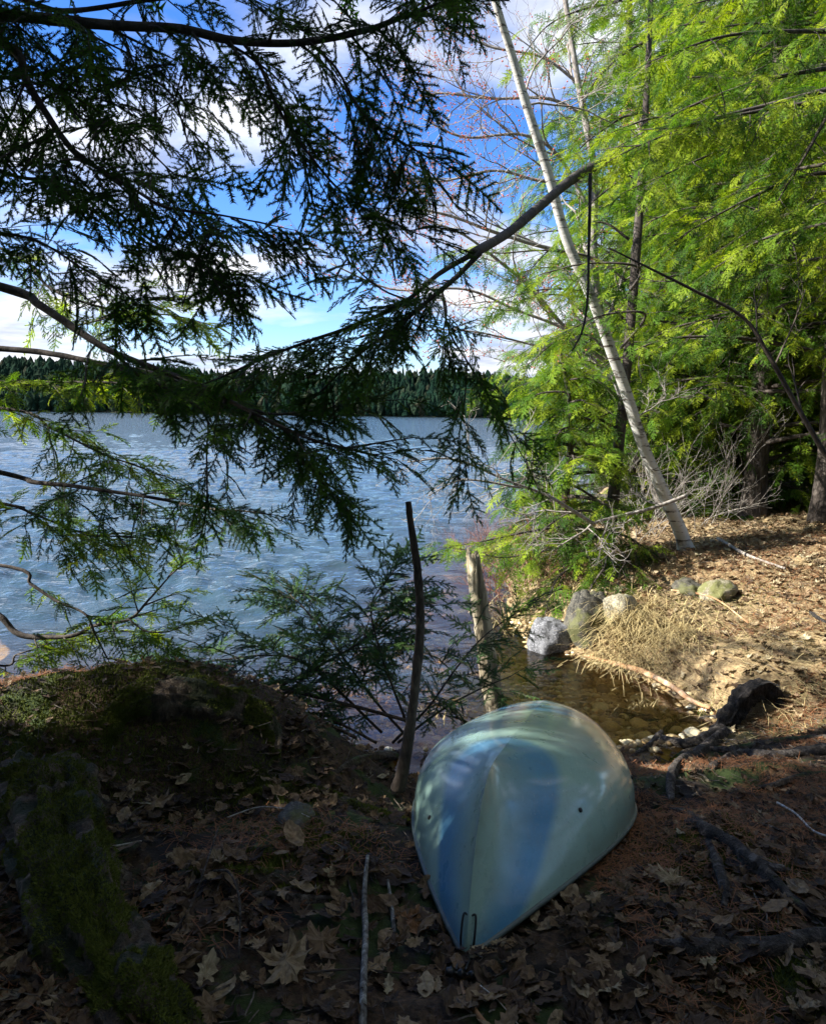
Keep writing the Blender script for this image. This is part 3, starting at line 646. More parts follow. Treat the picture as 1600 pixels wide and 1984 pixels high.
# --- near right hemlock: trunk outside the frame, one long limb reaches across
def near_right():
    rng = random.Random(37)
    root = hemlock('hemlock_tree', on(3.95, 6.5), 8.5, 2.3, 54, 'near hemlock at the right with one long dark limb reaching left over the lake', n_limb=60, z0=2.6, group='hemlock trees', per=6, sp=.14)
    def QQ(tr, Y): return [P(u, v, y) for (u, v), y in zip(tr, Y)]
    D = [
     ([(1690, 215), (1600, 222), (1520, 235), (1430, 250), (1300, 282), (1190, 306), (1150, 322), (1110, 345), (1050, 395), (985, 450), (915, 492)], (6.5, 6.5, 6.4, 6.3, 6.1, 5.6, 5.3, 4.9, 4.3, 3.6, 2.85), None, 34, 18, 0, (.1, .2), .5, 'needle'),
     ([(915, 492), (850, 530), (790, 580), (700, 625), (600, 660), (520, 690), (430, 730)], 2.8, 2.5, 10, 4, 20, (.14, .32), .35, 'needle'),
     ([(930, 490), (880, 540), (820, 590), (760, 640), (690, 690), (640, 740)], 2.8, 2.6, 11, 4, 18, (.14, .32), .7, 'needle'),
     ([(855, 560), (865, 600), (860, 640), (862, 680)], 2.8, 2.8, 4, 2, 3, (.1, .2), .8, 'needle'),
     ([(855, 555), (870, 640), (905, 700), (940, 760), (980, 830), (1010, 880)], 2.8, 3.0, 4, 2, 7, (.09, .19), .9, 'needle'),
     ([(905, 700), (900, 780), (890, 850), (905, 920)], 2.9, 2.9, 3, 2, 5, (.05, .10), 1.0, 'needle'),
     ([(820, 590), (740, 560), (680, 500), (720, 440), (760, 400)], 2.7, 2.7, 4, 2, 9, (.1, .22), .6, 'needle'),
     ([(1143, 335), (1142, 420), (1140, 500), (1138, 580), (1128, 640), (1108, 680)], 4.1, 4.1, 7, 3, 0, (.1, .2), .5, 'needle'),
    ]
    for tr, Y0, Y1, ns in [([(1680, 120), (1500, 150), (1350, 200), (1220, 270)], 5.9, 5.3, 13), ([(1680, 60), (1520, 60), (1400, 70), (1280, 110)], 5.9, 5.4, 12), ([(1690, 150), (1500, 200), (1360, 235), (1230, 285)], 5.2, 4.7, 20), ([(1690, 190), (1560, 200), (1440, 220), (1340, 240)], 5.0, 4.8, 16), ([(1690, 240), (1540, 250), (1400, 290), (1260, 350)], 5.8, 5.2, 13),
            ([(1690, 330), (1560, 340), (1440, 390), (1330, 450)], 5.8, 5.4, 12), ([(1680, 0), (1560, -30), (1450, -20), (1330, 10)], 5.9, 5.5, 11), ([(1690, 160), (1620, 200), (1560, 300), (1500, 400)], 5.6, 5.2, 11)]:
        Wd = MB(); Fo = MB(); limb(Wd, Fo, PP(tr, Y0, Y1), .02, .004, rng, 'mid', ns, (.3, .6), .6, .07, .5, .5, t0=.05, vary=.5, seg=5)
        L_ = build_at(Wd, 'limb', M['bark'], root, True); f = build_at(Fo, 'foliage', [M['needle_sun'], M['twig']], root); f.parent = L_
    for k, (tr, Y0, Y1, w0, w1, ns, ln, hang, mt) in enumerate(D):
        Wd = MB(); Fo = MB()
        if Y1 is None: tr_ = QQ(tr, Y0); Y1 = Y0[-1]; Y0 = 5.2
        else: tr_ = PP(tr, Y0, Y1)
        limb(Wd, Fo, tr_, px(Y0, w0) / 2, px(Y1, w1) / 2, rng, 'hi', ns, (ln[0] * .75, ln[1] * .75), .72, .045, .6, hang * .7, t0=.2, vary=.6)
        L_ = build_at(Wd, 'limb', M['dark_bark'], root, True)
        if Fo.n: f = build_at(Fo, 'foliage', [M[mt], M['twig']], root); f.parent = L_
near_right()
# --- low hemlock boughs over the water's edge, centre
def low_boughs():
    rng = random.Random(41); b = G(760, 1440)
    root = empty('hemlock_sapling', b, 'low young hemlock sprawling over the bank between the mossy mound and the canoe', 'sapling')
    D = [
     ([(690, 1430), (610, 1390), (520, 1350), (440, 1322), (330, 1300)], 3.6, 3.9, 7, 3, 9, (.25, .5)),
     ([(800, 1400), (690, 1370), (560, 1340), (510, 1350), (600, 1300), (690, 1250), (740, 1205), (778, 1180)], 3.7, 4.1, 8, 4, 10, (.2, .42)),
     ([(740, 1420), (600, 1290), (520, 1270), (420, 1280), (300, 1290)], 3.9, 4.3, 6, 2, 9, (.25, .5)),
     ([(790, 1430), (720, 1350), (640, 1240), (590, 1180), (560, 1150)], 3.9, 4.3, 6, 2, 10, (.2, .4)),
     ([(800, 1430), (760, 1330), (730, 1240), (720, 1170), (760, 1110)], 3.8, 4.0, 6, 2, 9, (.15, .34)),
     ([(760, 1440), (830, 1370), (880, 1300), (930, 1240), (980, 1200)], 3.9, 4.1, 6, 2, 5, (.18, .34)),
     ([(770, 1440), (850, 1380), (920, 1340), (990, 1310)], 3.8, 4.0, 6, 2, 3, (.15, .28)),
     ([(730, 1440), (650, 1400), (560, 1380), (500, 1350)], 3.7, 3.9, 6, 2, 7, (.18, .3)),
    ]
    for tr, Y0, Y1, w0, w1, ns, ln in D:
        Wd = MB(); Fo = MB()
        limb(Wd, Fo, PP(tr, Y0, Y1), px(Y0, w0) / 2, px(Y1, w1) / 2, rng, 'hi', int(ns * 1.8), ln, .9, .042, -.05, .05, t0=.15, vary=.7)
        L_ = build_at(Wd, 'limb', M['twig'], root, True); f = build_at(Fo, 'foliage', [M['needle_low'], M['twig']], root); f.parent = L_
low_boughs()

# --- hemlocks of the right bank and the woods behind
HB = hemlock('hemlock_tree', on(4.35, 9.9), 9.5, 2.9, 51, 'bright yellow-green hemlock behind the leaning white birch', n_limb=95, z0=.8, group='hemlock trees', per=6, sp=.15)
HC = hemlock('hemlock_tree', on(4.75, 8.9), 10.5, 3.0, 52, 'sunlit hemlock with a bare grey trunk right of the birch', n_limb=85, z0=1.5, group='hemlock trees', per=6, sp=.15)
HD = hemlock('hemlock_tree', on(1.65, 8.0), 2.3, .95, 53, 'small yellow-green hemlock leaning over the cove beside the grey boulder', n_limb=30, z0=.12, group='hemlock trees', rt=.04, per=5, sp=.12, lean=(-.12, -.25), lnk=.5)
def shore_right():
    rng = random.Random(71); base = np.array(on(1.95, 7.7))
    root = empty('hemlock_tree', base, 'yellow-green hemlock whose boughs droop over the cove and the lake left of the birch', 'tree', 'hemlock trees')
    tk = MB(); ts = np.linspace(0, 1, 24); tube(tk, base + np.stack([.3 * ts + .08 * np.sin(ts * 3), .5 * ts, ts * 6.5 - .1], -1), .055 * (1 - ts) ** .7 + .01, 10, rough=.12, nsc=10)
    build_at(tk, 'trunk', M['bark'], root, True)
    D = [([(1200, 1010), (1100, 1020), (1000, 1035), (930, 1050), (880, 1058)], 7.4, 6.9, 9),
     ([(1200, 1050), (1130, 1085), (1080, 1120), (1060, 1170)], 7.2, 6.6, 8), ([(1200, 1080), (1170, 1100), (1150, 1130), (1130, 1170)], 7.0, 6.5, 6),
     ([(1200, 980), (1120, 990), (1060, 1020), (1000, 1090)], 7.3, 6.9, 8), ([(1220, 1040), (1210, 1080), (1200, 1110)], 7.0, 6.7, 5),
     ([(1200, 960), (1110, 940), (1070, 940), (1040, 955)], 7.6, 7.3, 8), ([(1200, 880), (1100, 860), (1070, 880), (1040, 905)], 7.8, 7.6, 9),
     ([(1200, 800), (1120, 790), (1080, 800), (1045, 830)], 7.8, 7.6, 9), ([(1210, 740), (1130, 720), (1080, 730), (1035, 755)], 7.9, 7.7, 10),
     ([(1210, 680), (1140, 650), (1080, 660), (1030, 700)], 8.0, 7.8, 9), ([(1220, 590), (1150, 570), (1060, 560), (970, 580)], 8.0, 7.8, 9),
     ([(1230, 520), (1150, 500), (1060, 485), (970, 490), (905, 485)], 8.1, 7.8, 11), ([(1200, 1015), (1120, 1050), (1040, 1070), (970, 1080), (900, 1065)], 7.3, 6.9, 9), ([(1250, 440), (1160, 430), (1080, 470), (1010, 540)], 8.1, 7.9, 8),
     ([(1330, 500), (1240, 520), (1140, 510), (1050, 530)], 6.7, 6.4, 8), ([(1330, 620), (1250, 610), (1170, 610), (1100, 640)], 6.8, 6.5, 7),
     ([(1350, 250), (1280, 230), (1200, 250), (1130, 290)], 7.6, 7.2, 8), ([(1300, 330), (1220, 340), (1160, 380), (1120, 420)], 7.6, 7.3, 8), ([(1300, 800), (1240, 790), (1180, 800), (1130, 830)], 7.9, 7.6, 7),
     ([(1350, -60), (1200, 0), (1120, 20), (1060, 50), (1010, 110)], 8.2, 7.6, 11), ([(1300, 60), (1200, 110), (1150, 160), (1120, 230)], 8.2, 7.8, 9),
     ([(1300, 200), (1200, 230), (1130, 280), (1100, 330)], 8.2, 7.9, 8)]
    for tr, Y0, Y1, ns in D:
        Wd = MB(); Fo = MB()
        pt_ = PP(tr, Y0, Y1); hz = pt_[0][2] - .15; fz_ = (hz - base[2]) / 6.5; pt_[0] = np.array([base[0] + .3 * fz_, base[1] + .5 * fz_, max(hz, base[2] + .1)])
        limb(Wd, Fo, pt_, .016, .004, rng, 'mid', ns, (.30, .62) if tr[0][1] >= 1000 or 480 < tr[0][1] < 600 else (.22, .46), .60, .07, .5, .45, t0=.05, vary=.5, seg=5)
        L_ = build_at(Wd, 'limb', M['bark'], root, True); f = build_at(Fo, 'foliage', [M['needle_sun'], M['twig']], root); f.parent = L_
shore_right()
bk = [(5.0, 12.5, 1.0, 1.1), (5.6, 13.0, 2.2, 1.05), (7.2, 11.5, .4, 1.2), (8.5, 14.5, 3, 1.3), (6.2, 16.5, 4, 1.35), (10.5, 11, 5, 1.2), (12, 17, 2, 1.4), (4.8, 19, 1.4, 1.4), (8.6, 9.8, .4, 1.0), (9.5, 21, 1.4, 1.5), (7.0, 14, 5, 1.1), (5.0, 11.2, 3.3, 1.0), (6.3, 9.6, 5.2, 1.05), (5.6, 14.5, 2, 1.3), (14, 13, 3, 1.4)]
for i, (x, y, rz, s) in enumerate(bk):
    copy_tree(HB if i % 2 else HC, on(x, y), rz, s, 'shaded hemlock deep in the woods behind the sunlit hemlocks')
for x, y, rz, s, lb in [(2.9, 10.9, 1.0, 1.15, 'low bushy young hemlock filling the gap behind the birch foot'), (3.7, 11.2, 2.5, 1.3, 'low bushy young hemlock right of the birch foot'), (4.6, 10.6, 4.0, 1.35, 'low bushy young hemlock left of the bare grey hemlock trunk'), (6.1, 10.4, 5.3, 1.4, 'low bushy young hemlock near the right edge of the woods'), (5.4, 12.2, .3, 1.6, 'low bushy young hemlock deepest in the woods')]:
    copy_tree(HD, on(x, y), rz, s, lb)
# trees standing left of and behind the camera: they shade the landing
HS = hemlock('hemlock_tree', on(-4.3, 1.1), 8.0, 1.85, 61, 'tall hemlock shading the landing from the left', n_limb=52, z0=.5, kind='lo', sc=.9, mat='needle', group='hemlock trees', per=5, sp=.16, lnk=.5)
for (x, y, rz, s) in [(-4.0, .3, 1, 1.05), (-4.4, -1.6, 2, 1.1), (-6.8, .8, 3, 1.4), (-7.4, -1.8, 4, 1.4), (-2.2, -2.6, 5, 1.2), (.8, -3.2, .5, 1.3), (3.6, -1.6, 1.7, 1.2), (5.2, 1.2, 2.4, 1.2), (5.0, 3.9, 4.4, .95), (-.6, -3.4, 3.1, 1.2), (2.6, -3.0, 4.1, 1.2), (-6.8, .3, 4.4, 1.1)]:
    copy_tree(HS, on(x, y), rz, s, 'tall hemlock shading the landing')

# ------------------------------------------------------------------ white birch
def birch():
    tr = [(1332, 1072), (1318, 1030), (1292, 970), (1248, 870), (1216, 770), (1182, 675), (1152, 590), (1098, 465), (1062, 335), (1022, 210), (990, 100), (962, 10), (930, -120), (900, -260)]
    pts = [P(u, v, 7.8 - .13 * i) for i, (u, v) in enumerate(tr)]; g = G(1332, 1066); pts[0] = np.array([pts[0][0], pts[0][1], h1(pts[0][0], pts[0][1]) - .06])
    root = empty('birch_tree', pts[0], 'white-barked birch leaning left above the leafy bank', 'tree')
    mb = MB(); C = catmull(pts, 90); W = np.interp(np.linspace(0, 1, 90), [0, .04, .2, .5, 1], [46, 29, 23, 18, 9]); tube(mb, C, W / 2 * 7.4 / FPX, 16, rough=.07, nsc=10)
    build_at(mb, 'trunk', M['birch'], root, True)
    rng = random.Random(5); br = MB()
    for k in range(7):
        i = 25 + int(60 * rng.random()); bare(br, C[i], unit(np.array([rng.uniform(-1, 1), rng.uniform(-1, 1), rng.uniform(.1, .7)])), rng.uniform(.5, 1.3), .011, 3, rng)
    build_at(br, 'branches', M['grey_twig'], root, True)
def bare(mb, o, d, ln, r, depth, rng, tips=None, spread=.5, zup=.02, wig=.16):
    n = max(3, int(6 if depth > 1 else 4)); C = [np.array(o, float)]; dd = unit(d)
    for i in range(n):
        dd = unit(dd + np.array([rng.gauss(0, wig), rng.gauss(0, wig), rng.gauss(zup, wig)])); C.append(C[-1] + dd * ln / n)
        if depth > 0 and i > 0:
            for _ in range(2 if rng.random() < .35 else 1):
                s = unit(np.array([rng.gauss(0, 1), rng.gauss(0, 1), rng.gauss(.1, 1)])); q = unit(dd * (1 - spread * .6) + s * spread)
                bare(mb, C[-1], q, ln * rng.uniform(.32, .62), r * .5, depth - 1, rng, tips, spread, zup, wig)
    C = np.array(C); tube(mb, C, np.linspace(r, max(r * .4, .0012), len(C)), 5 if r > .01 else 3, cap=False)
    if tips is not None: tips.append(C[-1]); tips.append(C[-2])
birch()

# ------------------------------------------------------------------ bare maples left of the birch
def bare_tree(name, base_uvY, traces, label, cat, mat, seed, depth=3, ln=(.5, 1.1), per=6, buds=True, group=None, trunk=True, rng_sp=.6):
    rng = random.Random(seed); b = np.array(base_uvY, float); root = empty(name, b, label, cat, group)
    tips = []
    for (tr, Y0, Y1, w0, w1) in traces:
        mb = MB(); mb2 = mb
        pts = PP(tr, Y0, Y1); C = catmull(pts, 10 + 6 * len(pts)); n = len(C); Rw = np.linspace(px(Y0, w0), px(Y1, w1), n) / 2
        tube(mb2, C, Rw, 7, rough=.1, nsc=20); T = np.gradient(C, axis=0); T /= np.linalg.norm(T, axis=1)[:, None]
        for k in range(per):
            i = int(n * (.2 + .8 * (k + rng.random()) / per)) - 1
            s = unit(np.array([rng.gauss(0, 1), rng.gauss(0, .8), rng.gauss(.2, .8)])); bare(mb, C[i], unit(T[i] * .8 + s * .6), rng.uniform(*ln), Rw[i] * .6, depth, rng, tips, rng_sp)
        build_at(mb, 'branch', M[mat], root, True)
    if buds and tips:
        bm = MB(); oc = np.array([(1, 0, 0), (-1, 0, 0), (0, 1, 0), (0, -1, 0), (0, 0, 1), (0, 0, -1)], float); F = [(0, 2, 4), (2, 1, 4), (1, 3, 4), (3, 0, 4), (2, 0, 5), (1, 2, 5), (3, 1, 5), (0, 3, 5)]
        for p in tips:
            if rng.random() < .6: bm.add(oc * rng.uniform(.006, .013) + p, T=F)
        o = build_at(bm, 'buds', M['bud'], root); o['kind'] = 'stuff'
    return root
bare_tree('maple_tree', on(2.9, 10.2), [
   ([(1290, 1010), (1240, 850), (1190, 720), (1160, 600), (1150, 480), (1150, 330), (1120, 160), (1090, -30)], 10.2, 10.0, 22, 9),
   ([(1200, 720), (1110, 650), (1030, 560), (960, 500), (890, 450), (800, 420)], 10.2, 9.0, 9, 3),
   ([(1150, 500), (1060, 480), (960, 450), (880, 420), (800, 400), (720, 370)], 10.1, 9.2, 9, 3),
   ([(1150, 420), (1080, 300), (1010, 260), (900, 265), (820, 230)], 10.1, 9.5, 8, 3),
   ([(1140, 350), (1050, 350), (960, 330), (860, 350), (780, 350)], 10.1, 9.8, 7, 3),
   ([(1130, 220), (1060, 190), (950, 190), (850, 180), (800, 200)], 10.1, 9.8, 7, 3),
   ([(1190, 700), (1100, 640), (1000, 600), (900, 560), (760, 560), (640, 510)], 10.1, 9.6, 7, 3),
   ([(1190, 740), (1100, 690), (1000, 660), (900, 640), (800, 640)], 10.1, 9.8, 6, 2),
   ([(1120, 160), (1050, 110), (950, 90), (880, 60), (800, 60)], 10.1, 9.8, 6, 2)],
   'leafless red-budded maple spreading its twigs over the lake behind the birch', 'tree', 'grey_twig', 77, depth=2, ln=(.5, 1.15), per=9)
# thin sapling at the right edge
bare_tree('sapling', on(*G(1640, 1150)[:2]), [([(1700, 1080), (1640, 960), (1598, 880), (1540, 780), (1490, 690), (1440, 615), (1340, 560), (1260, 520), (1180, 480)], 5.0, 4.7, 13, 3),
   ([(1500, 710), (1540, 620), (1560, 560)], 4.9, 4.9, 4, 2)],
   'thin bare sapling curving in from the right edge before the hemlocks', 'sapling', 'twig', 78, depth=1, ln=(.2, .4), per=4, buds=False)
# dead brush around the birch foot
bare_tree('dead_branch', on(*G(1290, 1040)[:2]), [
   ([(1330, 960), (1260, 985), (1160, 1010), (1130, 1030), (1080, 1060)], 7.2, 6.8, 8, 3),
   ([(1150, 1015), (1110, 990), (1060, 960), (980, 930), (880, 890), (790, 895)], 6.9, 6.2, 8, 3),
   ([(1010, 945), (900, 930), (830, 960)], 6.4, 6.0, 5, 2)],
   'grey dead branch reaching left from the birch foot over the water', 'branch', 'grey_twig', 79, depth=2, ln=(.25, .6), per=8, buds=False)
for k, (u, v, s_, lb) in enumerate([(1240, 1040, 1.0, 'tangle of dead grey twigs left of the birch foot'), (1370, 1020, .9, 'tangle of dead grey twigs right of the birch foot'), (1180, 1060, .7, 'leafless twiggy bush between the yellow hemlock and the birch')]):
    g = G(u, v); rng = random.Random(90 + k); mb = MB()
    for q in range(9): bare(mb, g + np.array([rng.gauss(0, .15), rng.gauss(0, .15), -.03]), unit(np.array([rng.gauss(0, .5), rng.gauss(0, .4), 1])), rng.uniform(.6, 1.3) * s_, .006, 2, rng)
    o = build_origin(mb, 'dead_bush', M['grey_twig'], g); tag(o, lb, 'bush', 'dead bushes by the birch')
for k, (u, v, n, lb) in enumerate([(985, 1150, 26, 'red-stemmed leafless shrub on the shore behind the wooden post'), (1040, 1120, 22, 'red-stemmed leafless shrub beneath the yellow hemlock'), (960, 1110, 18, 'small red-stemmed shrub farthest out by the lake')]):
    g = G(u, v); g[2] = max(h1(g[0], g[1]), WZ); rng = random.Random(190 + k); mb = MB(); tips = []
    for q in range(n): bare(mb, g + np.array([rng.gauss(0, .25), rng.gauss(0, .25), -.03]), unit(np.array([rng.gauss(-.1, .5), rng.gauss(-.1, .4), 1])), rng.uniform(.35, .75), .005, 2, rng, tips)
    o = build_origin(mb, 'red_shrub', M['red_twig'], g); tag(o, lb, 'shrub', 'red-stemmed shrubs on the shore')

# ------------------------------------------------------------------ canoe
def canoe():
    A = np.array([.165, 1.95, .07]); B = np.array([.80, 4.08, -.40])
    ax = B - A; L = np.linalg.norm(ax); ax /= L; sd = unit(np.cross(ax, [0, 0, 1])); up = np.cross(sd, ax); ra = math.radians(2.0)
    sd, up = sd * math.cos(ra) + up * math.sin(ra), up * math.cos(ra) - sd * math.sin(ra)
    root = empty('canoe', A, 'upturned pale green plastic canoe with painted blue sky reflections, lying on the bank, bow toward the viewer', 'canoe')
    n = 150; m_ = 34; x = np.linspace(0, 1, n); ts = .5 - .5 * np.cos(x * math.pi); ts = ts * .7 + x * .3
    BW = .422; H = .325
    def half(t): return BW * np.clip(1 - np.abs(2 * t - 1) ** 1.75, 0, 1) ** (.94 - .46 * sstep(.5, .95, t)) + .010
    def g(t): return -.12 * np.abs(2 * t - 1) ** 3
    def kl(t):
        K = H - .015 * (2 * t - 1) ** 2
        e = np.minimum(t / .17, (1 - t) / .34); q = np.clip(1 - e, 0, 1)
        return g(t) + (K - g(t)) * np.clip(1 - q ** 2.3, 0, 1) ** .55
    def full(w):
        ph = w * math.pi / 2; return np.sin(ph) ** .80, np.cos(ph) ** .72
    rows = []
    wv = np.linspace(0, 1, m_)
    def pt(t, w, side, off=0.0):
        w = np.asarray(w, float); e = 1 - sstep(0.02, .34, min(t, (1 - t) * 1.7)); fs, fh = full(w); vs, vh = w ** 1.38, 1 - w ** .96
        s = half(t) * (fs * (1 - e) + vs * e); h = g(t) + (kl(t) - g(t)) * (fh * (1 - e) + vh * e) - .035 * (1 - e) * fs * fh
        s = s * (1 - off); return A + ax * (t * L) + sd * (np.asarray(s)[..., None] * side) + up * np.asarray(h)[..., None]
    V = []
    for t in ts:
        a = pt(t, wv[::-1], -1); b = pt(t, wv, 1); V.append(np.vstack([a, b]))
    V = np.array(V); mm = V.shape[1]; V = V.reshape(-1, 3)
    i = np.arange(n - 1)[:, None] * mm; j = np.array([q for q in range(mm - 1) if q != m_ - 1])[None, :]
    Q = np.stack([i + j, i + mm + j, i + mm + j + 1, i + j + 1], -1).reshape(-1, 4)
    # per-vertex: 0..1 distance pattern for the blue sky reflection painted near the ends
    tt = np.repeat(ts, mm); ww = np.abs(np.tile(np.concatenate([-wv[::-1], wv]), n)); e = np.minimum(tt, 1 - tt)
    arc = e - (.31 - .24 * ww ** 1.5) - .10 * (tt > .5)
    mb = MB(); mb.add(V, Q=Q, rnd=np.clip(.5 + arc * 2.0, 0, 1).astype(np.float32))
    mt, t, b, o = mat_new('canoe_hull_plastic'); p = pos(t)
    f = noise(t, p, 2.2, 4, .5, .6); base = mixc(t, f, (.22, .38, .32), (.38, .53, .45))
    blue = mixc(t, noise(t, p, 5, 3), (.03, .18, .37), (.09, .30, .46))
    r = attr(t, 'rnd'); refl_band = ramp(t, r, [(.14, (0, 0, 0)), (.40, (1, 1, 1)), (.475, (1, 1, 1)), (.53, (0, 0, 0))])
    c = mixc(t, mathn(t, 'MULTIPLY', refl_band, .9), base, blue)
    scr = noise(t, mapping(t, p, (6, 60, 20), (0, 0, .5)), 4, 5, .7); sm = ramp(t, scr, [(.60, (0, 0, 0)), (.64, (1, 1, 1)), (.66, (0, 0, 0))])
    c = mixc(t, mathn(t, 'MULTIPLY', sm, .35), c, (.10, .13, .12))
    scr2 = ramp(t, noise(t, mapping(t, p, (70, 5, 30), (0, 0, -.5)), 3, 4, .7), [(.62, (0, 0, 0)), (.66, (1, 1, 1))]); c = mixc(t, mathn(t, 'MULTIPLY', scr2, .25), c, (.62, .68, .66))
    dirt = ramp(t, noise(t, p, 14, 8, .7), [(.5, (0, 0, 0)), (.75, (1, 1, 1))]); c = mixc(t, mathn(t, 'MULTIPLY', dirt, .35), c, (.18, .2, .15))
    c = mixc(t, ramp(t, noise(t, mapping(t, p, (1, 1, 4)), 60, 4, .7), [(.60, (0, 0, 0)), (.72, (.5, .5, .5))]), c, (.10, .10, .07)); t.links.new(c, b.inputs['Base Color']); setin(b, Roughness=.33); b.inputs['Coat Weight'].default_value = 1.0; b.inputs['Coat Roughness'].default_value = .13
    rr = ramp(t, noise(t, p, 8, 6, .6), [(.3, (.22, .22, .22)), (.7, (.46, .46, .46))]); t.links.new(rr, b.inputs['Roughness'])
    bump(t, b, mathn(t, 'ADD', mathn(t, 'MULTIPLY', scr, .2), noise(t, p, 11, 3)), .10, .01)
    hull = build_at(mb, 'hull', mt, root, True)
    # gunwale trim
    for side in (-1, 1):
        C = np.array([pt(t_, np.array([1.0]), side)[0] for t_ in ts[1:-1]]); tr = MB(); tube(tr, C - up * .004, .009, 6); build_at(tr, 'gunwale', simple('grey_green_trim', (.10, .13, .12), .5), root, True)
    # bolts
    for (tq, wq, side) in [(.20, .80, -1), (.24, .70, 1), (.50, .80, 1), (.93, .45, -1), (.52, .93, -1)]:
        c0 = pt(tq, np.array([wq]), side)[0]; c1 = pt(tq, np.array([wq + .02]), side)[0]; c2 = pt(tq + .01, np.array([wq]), side)[0]
        nr = unit(np.cross(c1 - c0, c2 - c0)); nr = nr if np.dot(nr, sd * side + up * .2) > 0 else -nr
        bo = MB(); tube(bo, np.array([c0 - nr * .003, c0 + nr * .004, c0 + nr * .006]), [.008, .008, .004], 10); build_at(bo, 'bolt', M['black'], root, True)
    # carry loop through the stem, with its grip lying on the leaves
    l0 = pt(.035, np.array([.35]), -1)[0] - sd * .006; l1 = pt(.035, np.array([.35]), 1)[0] + sd * .006
    grip = P(893, 1880, 1.80); grip[2] = h1(grip[0], grip[1]) + .025
    lp = MB()
    for side in (-1, 1):
        q = [pt(.020, np.array([.30]), side)[0] + sd * side * .002, pt(.013, np.array([.48]), side)[0] - ax * .006 + sd * side * .005, pt(.007, np.array([.66]), side)[0] - ax * .009 + sd * side * .006, pt(.002, np.array([.9]), side)[0] - ax * .012 + sd * side * .004, grip + np.array([.012 * side, 0, .012])]
        tube(lp, catmull([q[1] - sd * side * .012] + q[1:], 30), .0032, 7)
    cl = build_at(lp, 'carry_loop', M['black'], root, True)
    gm = MB(); gx = unit(np.array([1, .1, -.25])); q = np.linspace(-1, 1, 25); C = grip + gx * (q[:, None] * .04)
    tube(gm, C, .0095 + .0035 * np.cos(q * 9) + .003 * (np.abs(q) > .85), 12); g_ = build_at(gm, 'grip', M['black'], root, True)
canoe()

# ------------------------------------------------------------------ post, stick, driftwood, stump, roots, logs
def woody(name, pts, radii, mat, label, cat, seg=14, rough=.25, nsc=14, group=None, n=None, flat=1.0):
    C = catmull(pts, n or 12 * len(pts)); R = np.interp(np.linspace(0, 1, len(C)), np.linspace(0, 1, len(radii)), radii)
    mb = MB(); tube(mb, C, R, seg, rough=rough, nsc=nsc, flat=flat)
    if name == 'mossy_log': fz = moss_fuzz(mb.V[0], C, seg)
    o = build_origin(mb, name, M[mat], C[0], True)
    if name == 'mossy_log':
        fz.V = [v - np.array(C[0], np.float32) for v in fz.V]; fz.build('moss_cover', M['moss'], o)
    return tag(o, label, cat, group)
def moss_fuzz(V, C, seg):
    rs = np.random.RandomState(4); n = len(C); S = V[:n * seg].reshape(n, seg, 3); out = MB(); m_ = int(n * seg * 14)
    i = rs.randint(0, n - 1, m_); j = rs.randint(0, seg, m_); a = rs.rand(m_, 1); b = rs.rand(m_, 1)
    p = (S[i, j] * (1 - a) + S[i + 1, j] * a) * (1 - b) + (S[i, (j + 1) % seg] * (1 - a) + S[i + 1, (j + 1) % seg] * a) * b
    nr = p - C[i]; nr /= np.linalg.norm(nr, axis=1)[:, None] + 1e-9
    k = (fbm(p * 9, 3) + nr[:, 2] * .5 > .27) & (nr[:, 2] > -.4); p = p[k]; nr = nr[k]; q = len(p)
    s = rs.normal(0, .0015, (q, 3)); t_ = nr * rs.uniform(.002, .008, (q, 1)) + rs.normal(0, .004, (q, 3))
    out.add(np.stack([p - s, p + s, p + t_], 1).reshape(-1, 3), T=np.arange(q * 3).reshape(-1, 3)); return out
def post():
    b = P(962, 1380, 4.75); t_ = P(915, 1072, 4.75)
    b = b + (b - t_) * .1; C = catmull([b, b * .6 + t_ * .4 + np.array([-.01, 0, 0]), t_], 60)
    W = np.interp(np.linspace(0, 1, 60), [0, .5, .8, 1], [38, 35, 31, 25]) / 2 * 4.75 / FPX
    mb = MB(); seg = 28
    tube(mb, C, W, seg, rough=.30, nsc=11)
    V = mb.V[0]; V = V.copy(); top = V[:, 2] > t_[2] - .012; V[top, 2] += .05 * (fbm(V[top] * 40, 3))
    mb.V[0] = V
    o = build_origin(mb, 'wooden_post', M['post'], C[0], True); tag(o, 'weathered split wooden post standing at the water edge behind the canoe', 'post')
post()
woody('dead_stake', [P(770, 1530, 2.95), P(785, 1470, 2.95), P(802, 1350, 2.95), P(813, 1220, 2.95), P(808, 1100, 2.95), P(795, 1010, 2.95), P(790, 972, 2.95)],
      [px(2.95, a) / 2 for a in (30, 22, 19, 18, 15, 12)], 'twig', 'thin dark upright stake of dead wood left of the canoe', 'stake', 10, .18, 25)
rng = random.Random(3)
woody('driftwood', [G(1130, 1282) + [0, 0, .05], G(1180, 1295) + [0, 0, .05], G(1240, 1315) + [0, 0, .06], G(1300, 1345) + [0, 0, .06], G(1340, 1372) + [0, 0, .05], G(1375, 1384) + [0, 0, .04]],
      [.008, .016, .022, .020, .018, .010], 'drift', 'peeled orange driftwood stick lying across the brown shallow cove', 'driftwood', 12, .2, 20)
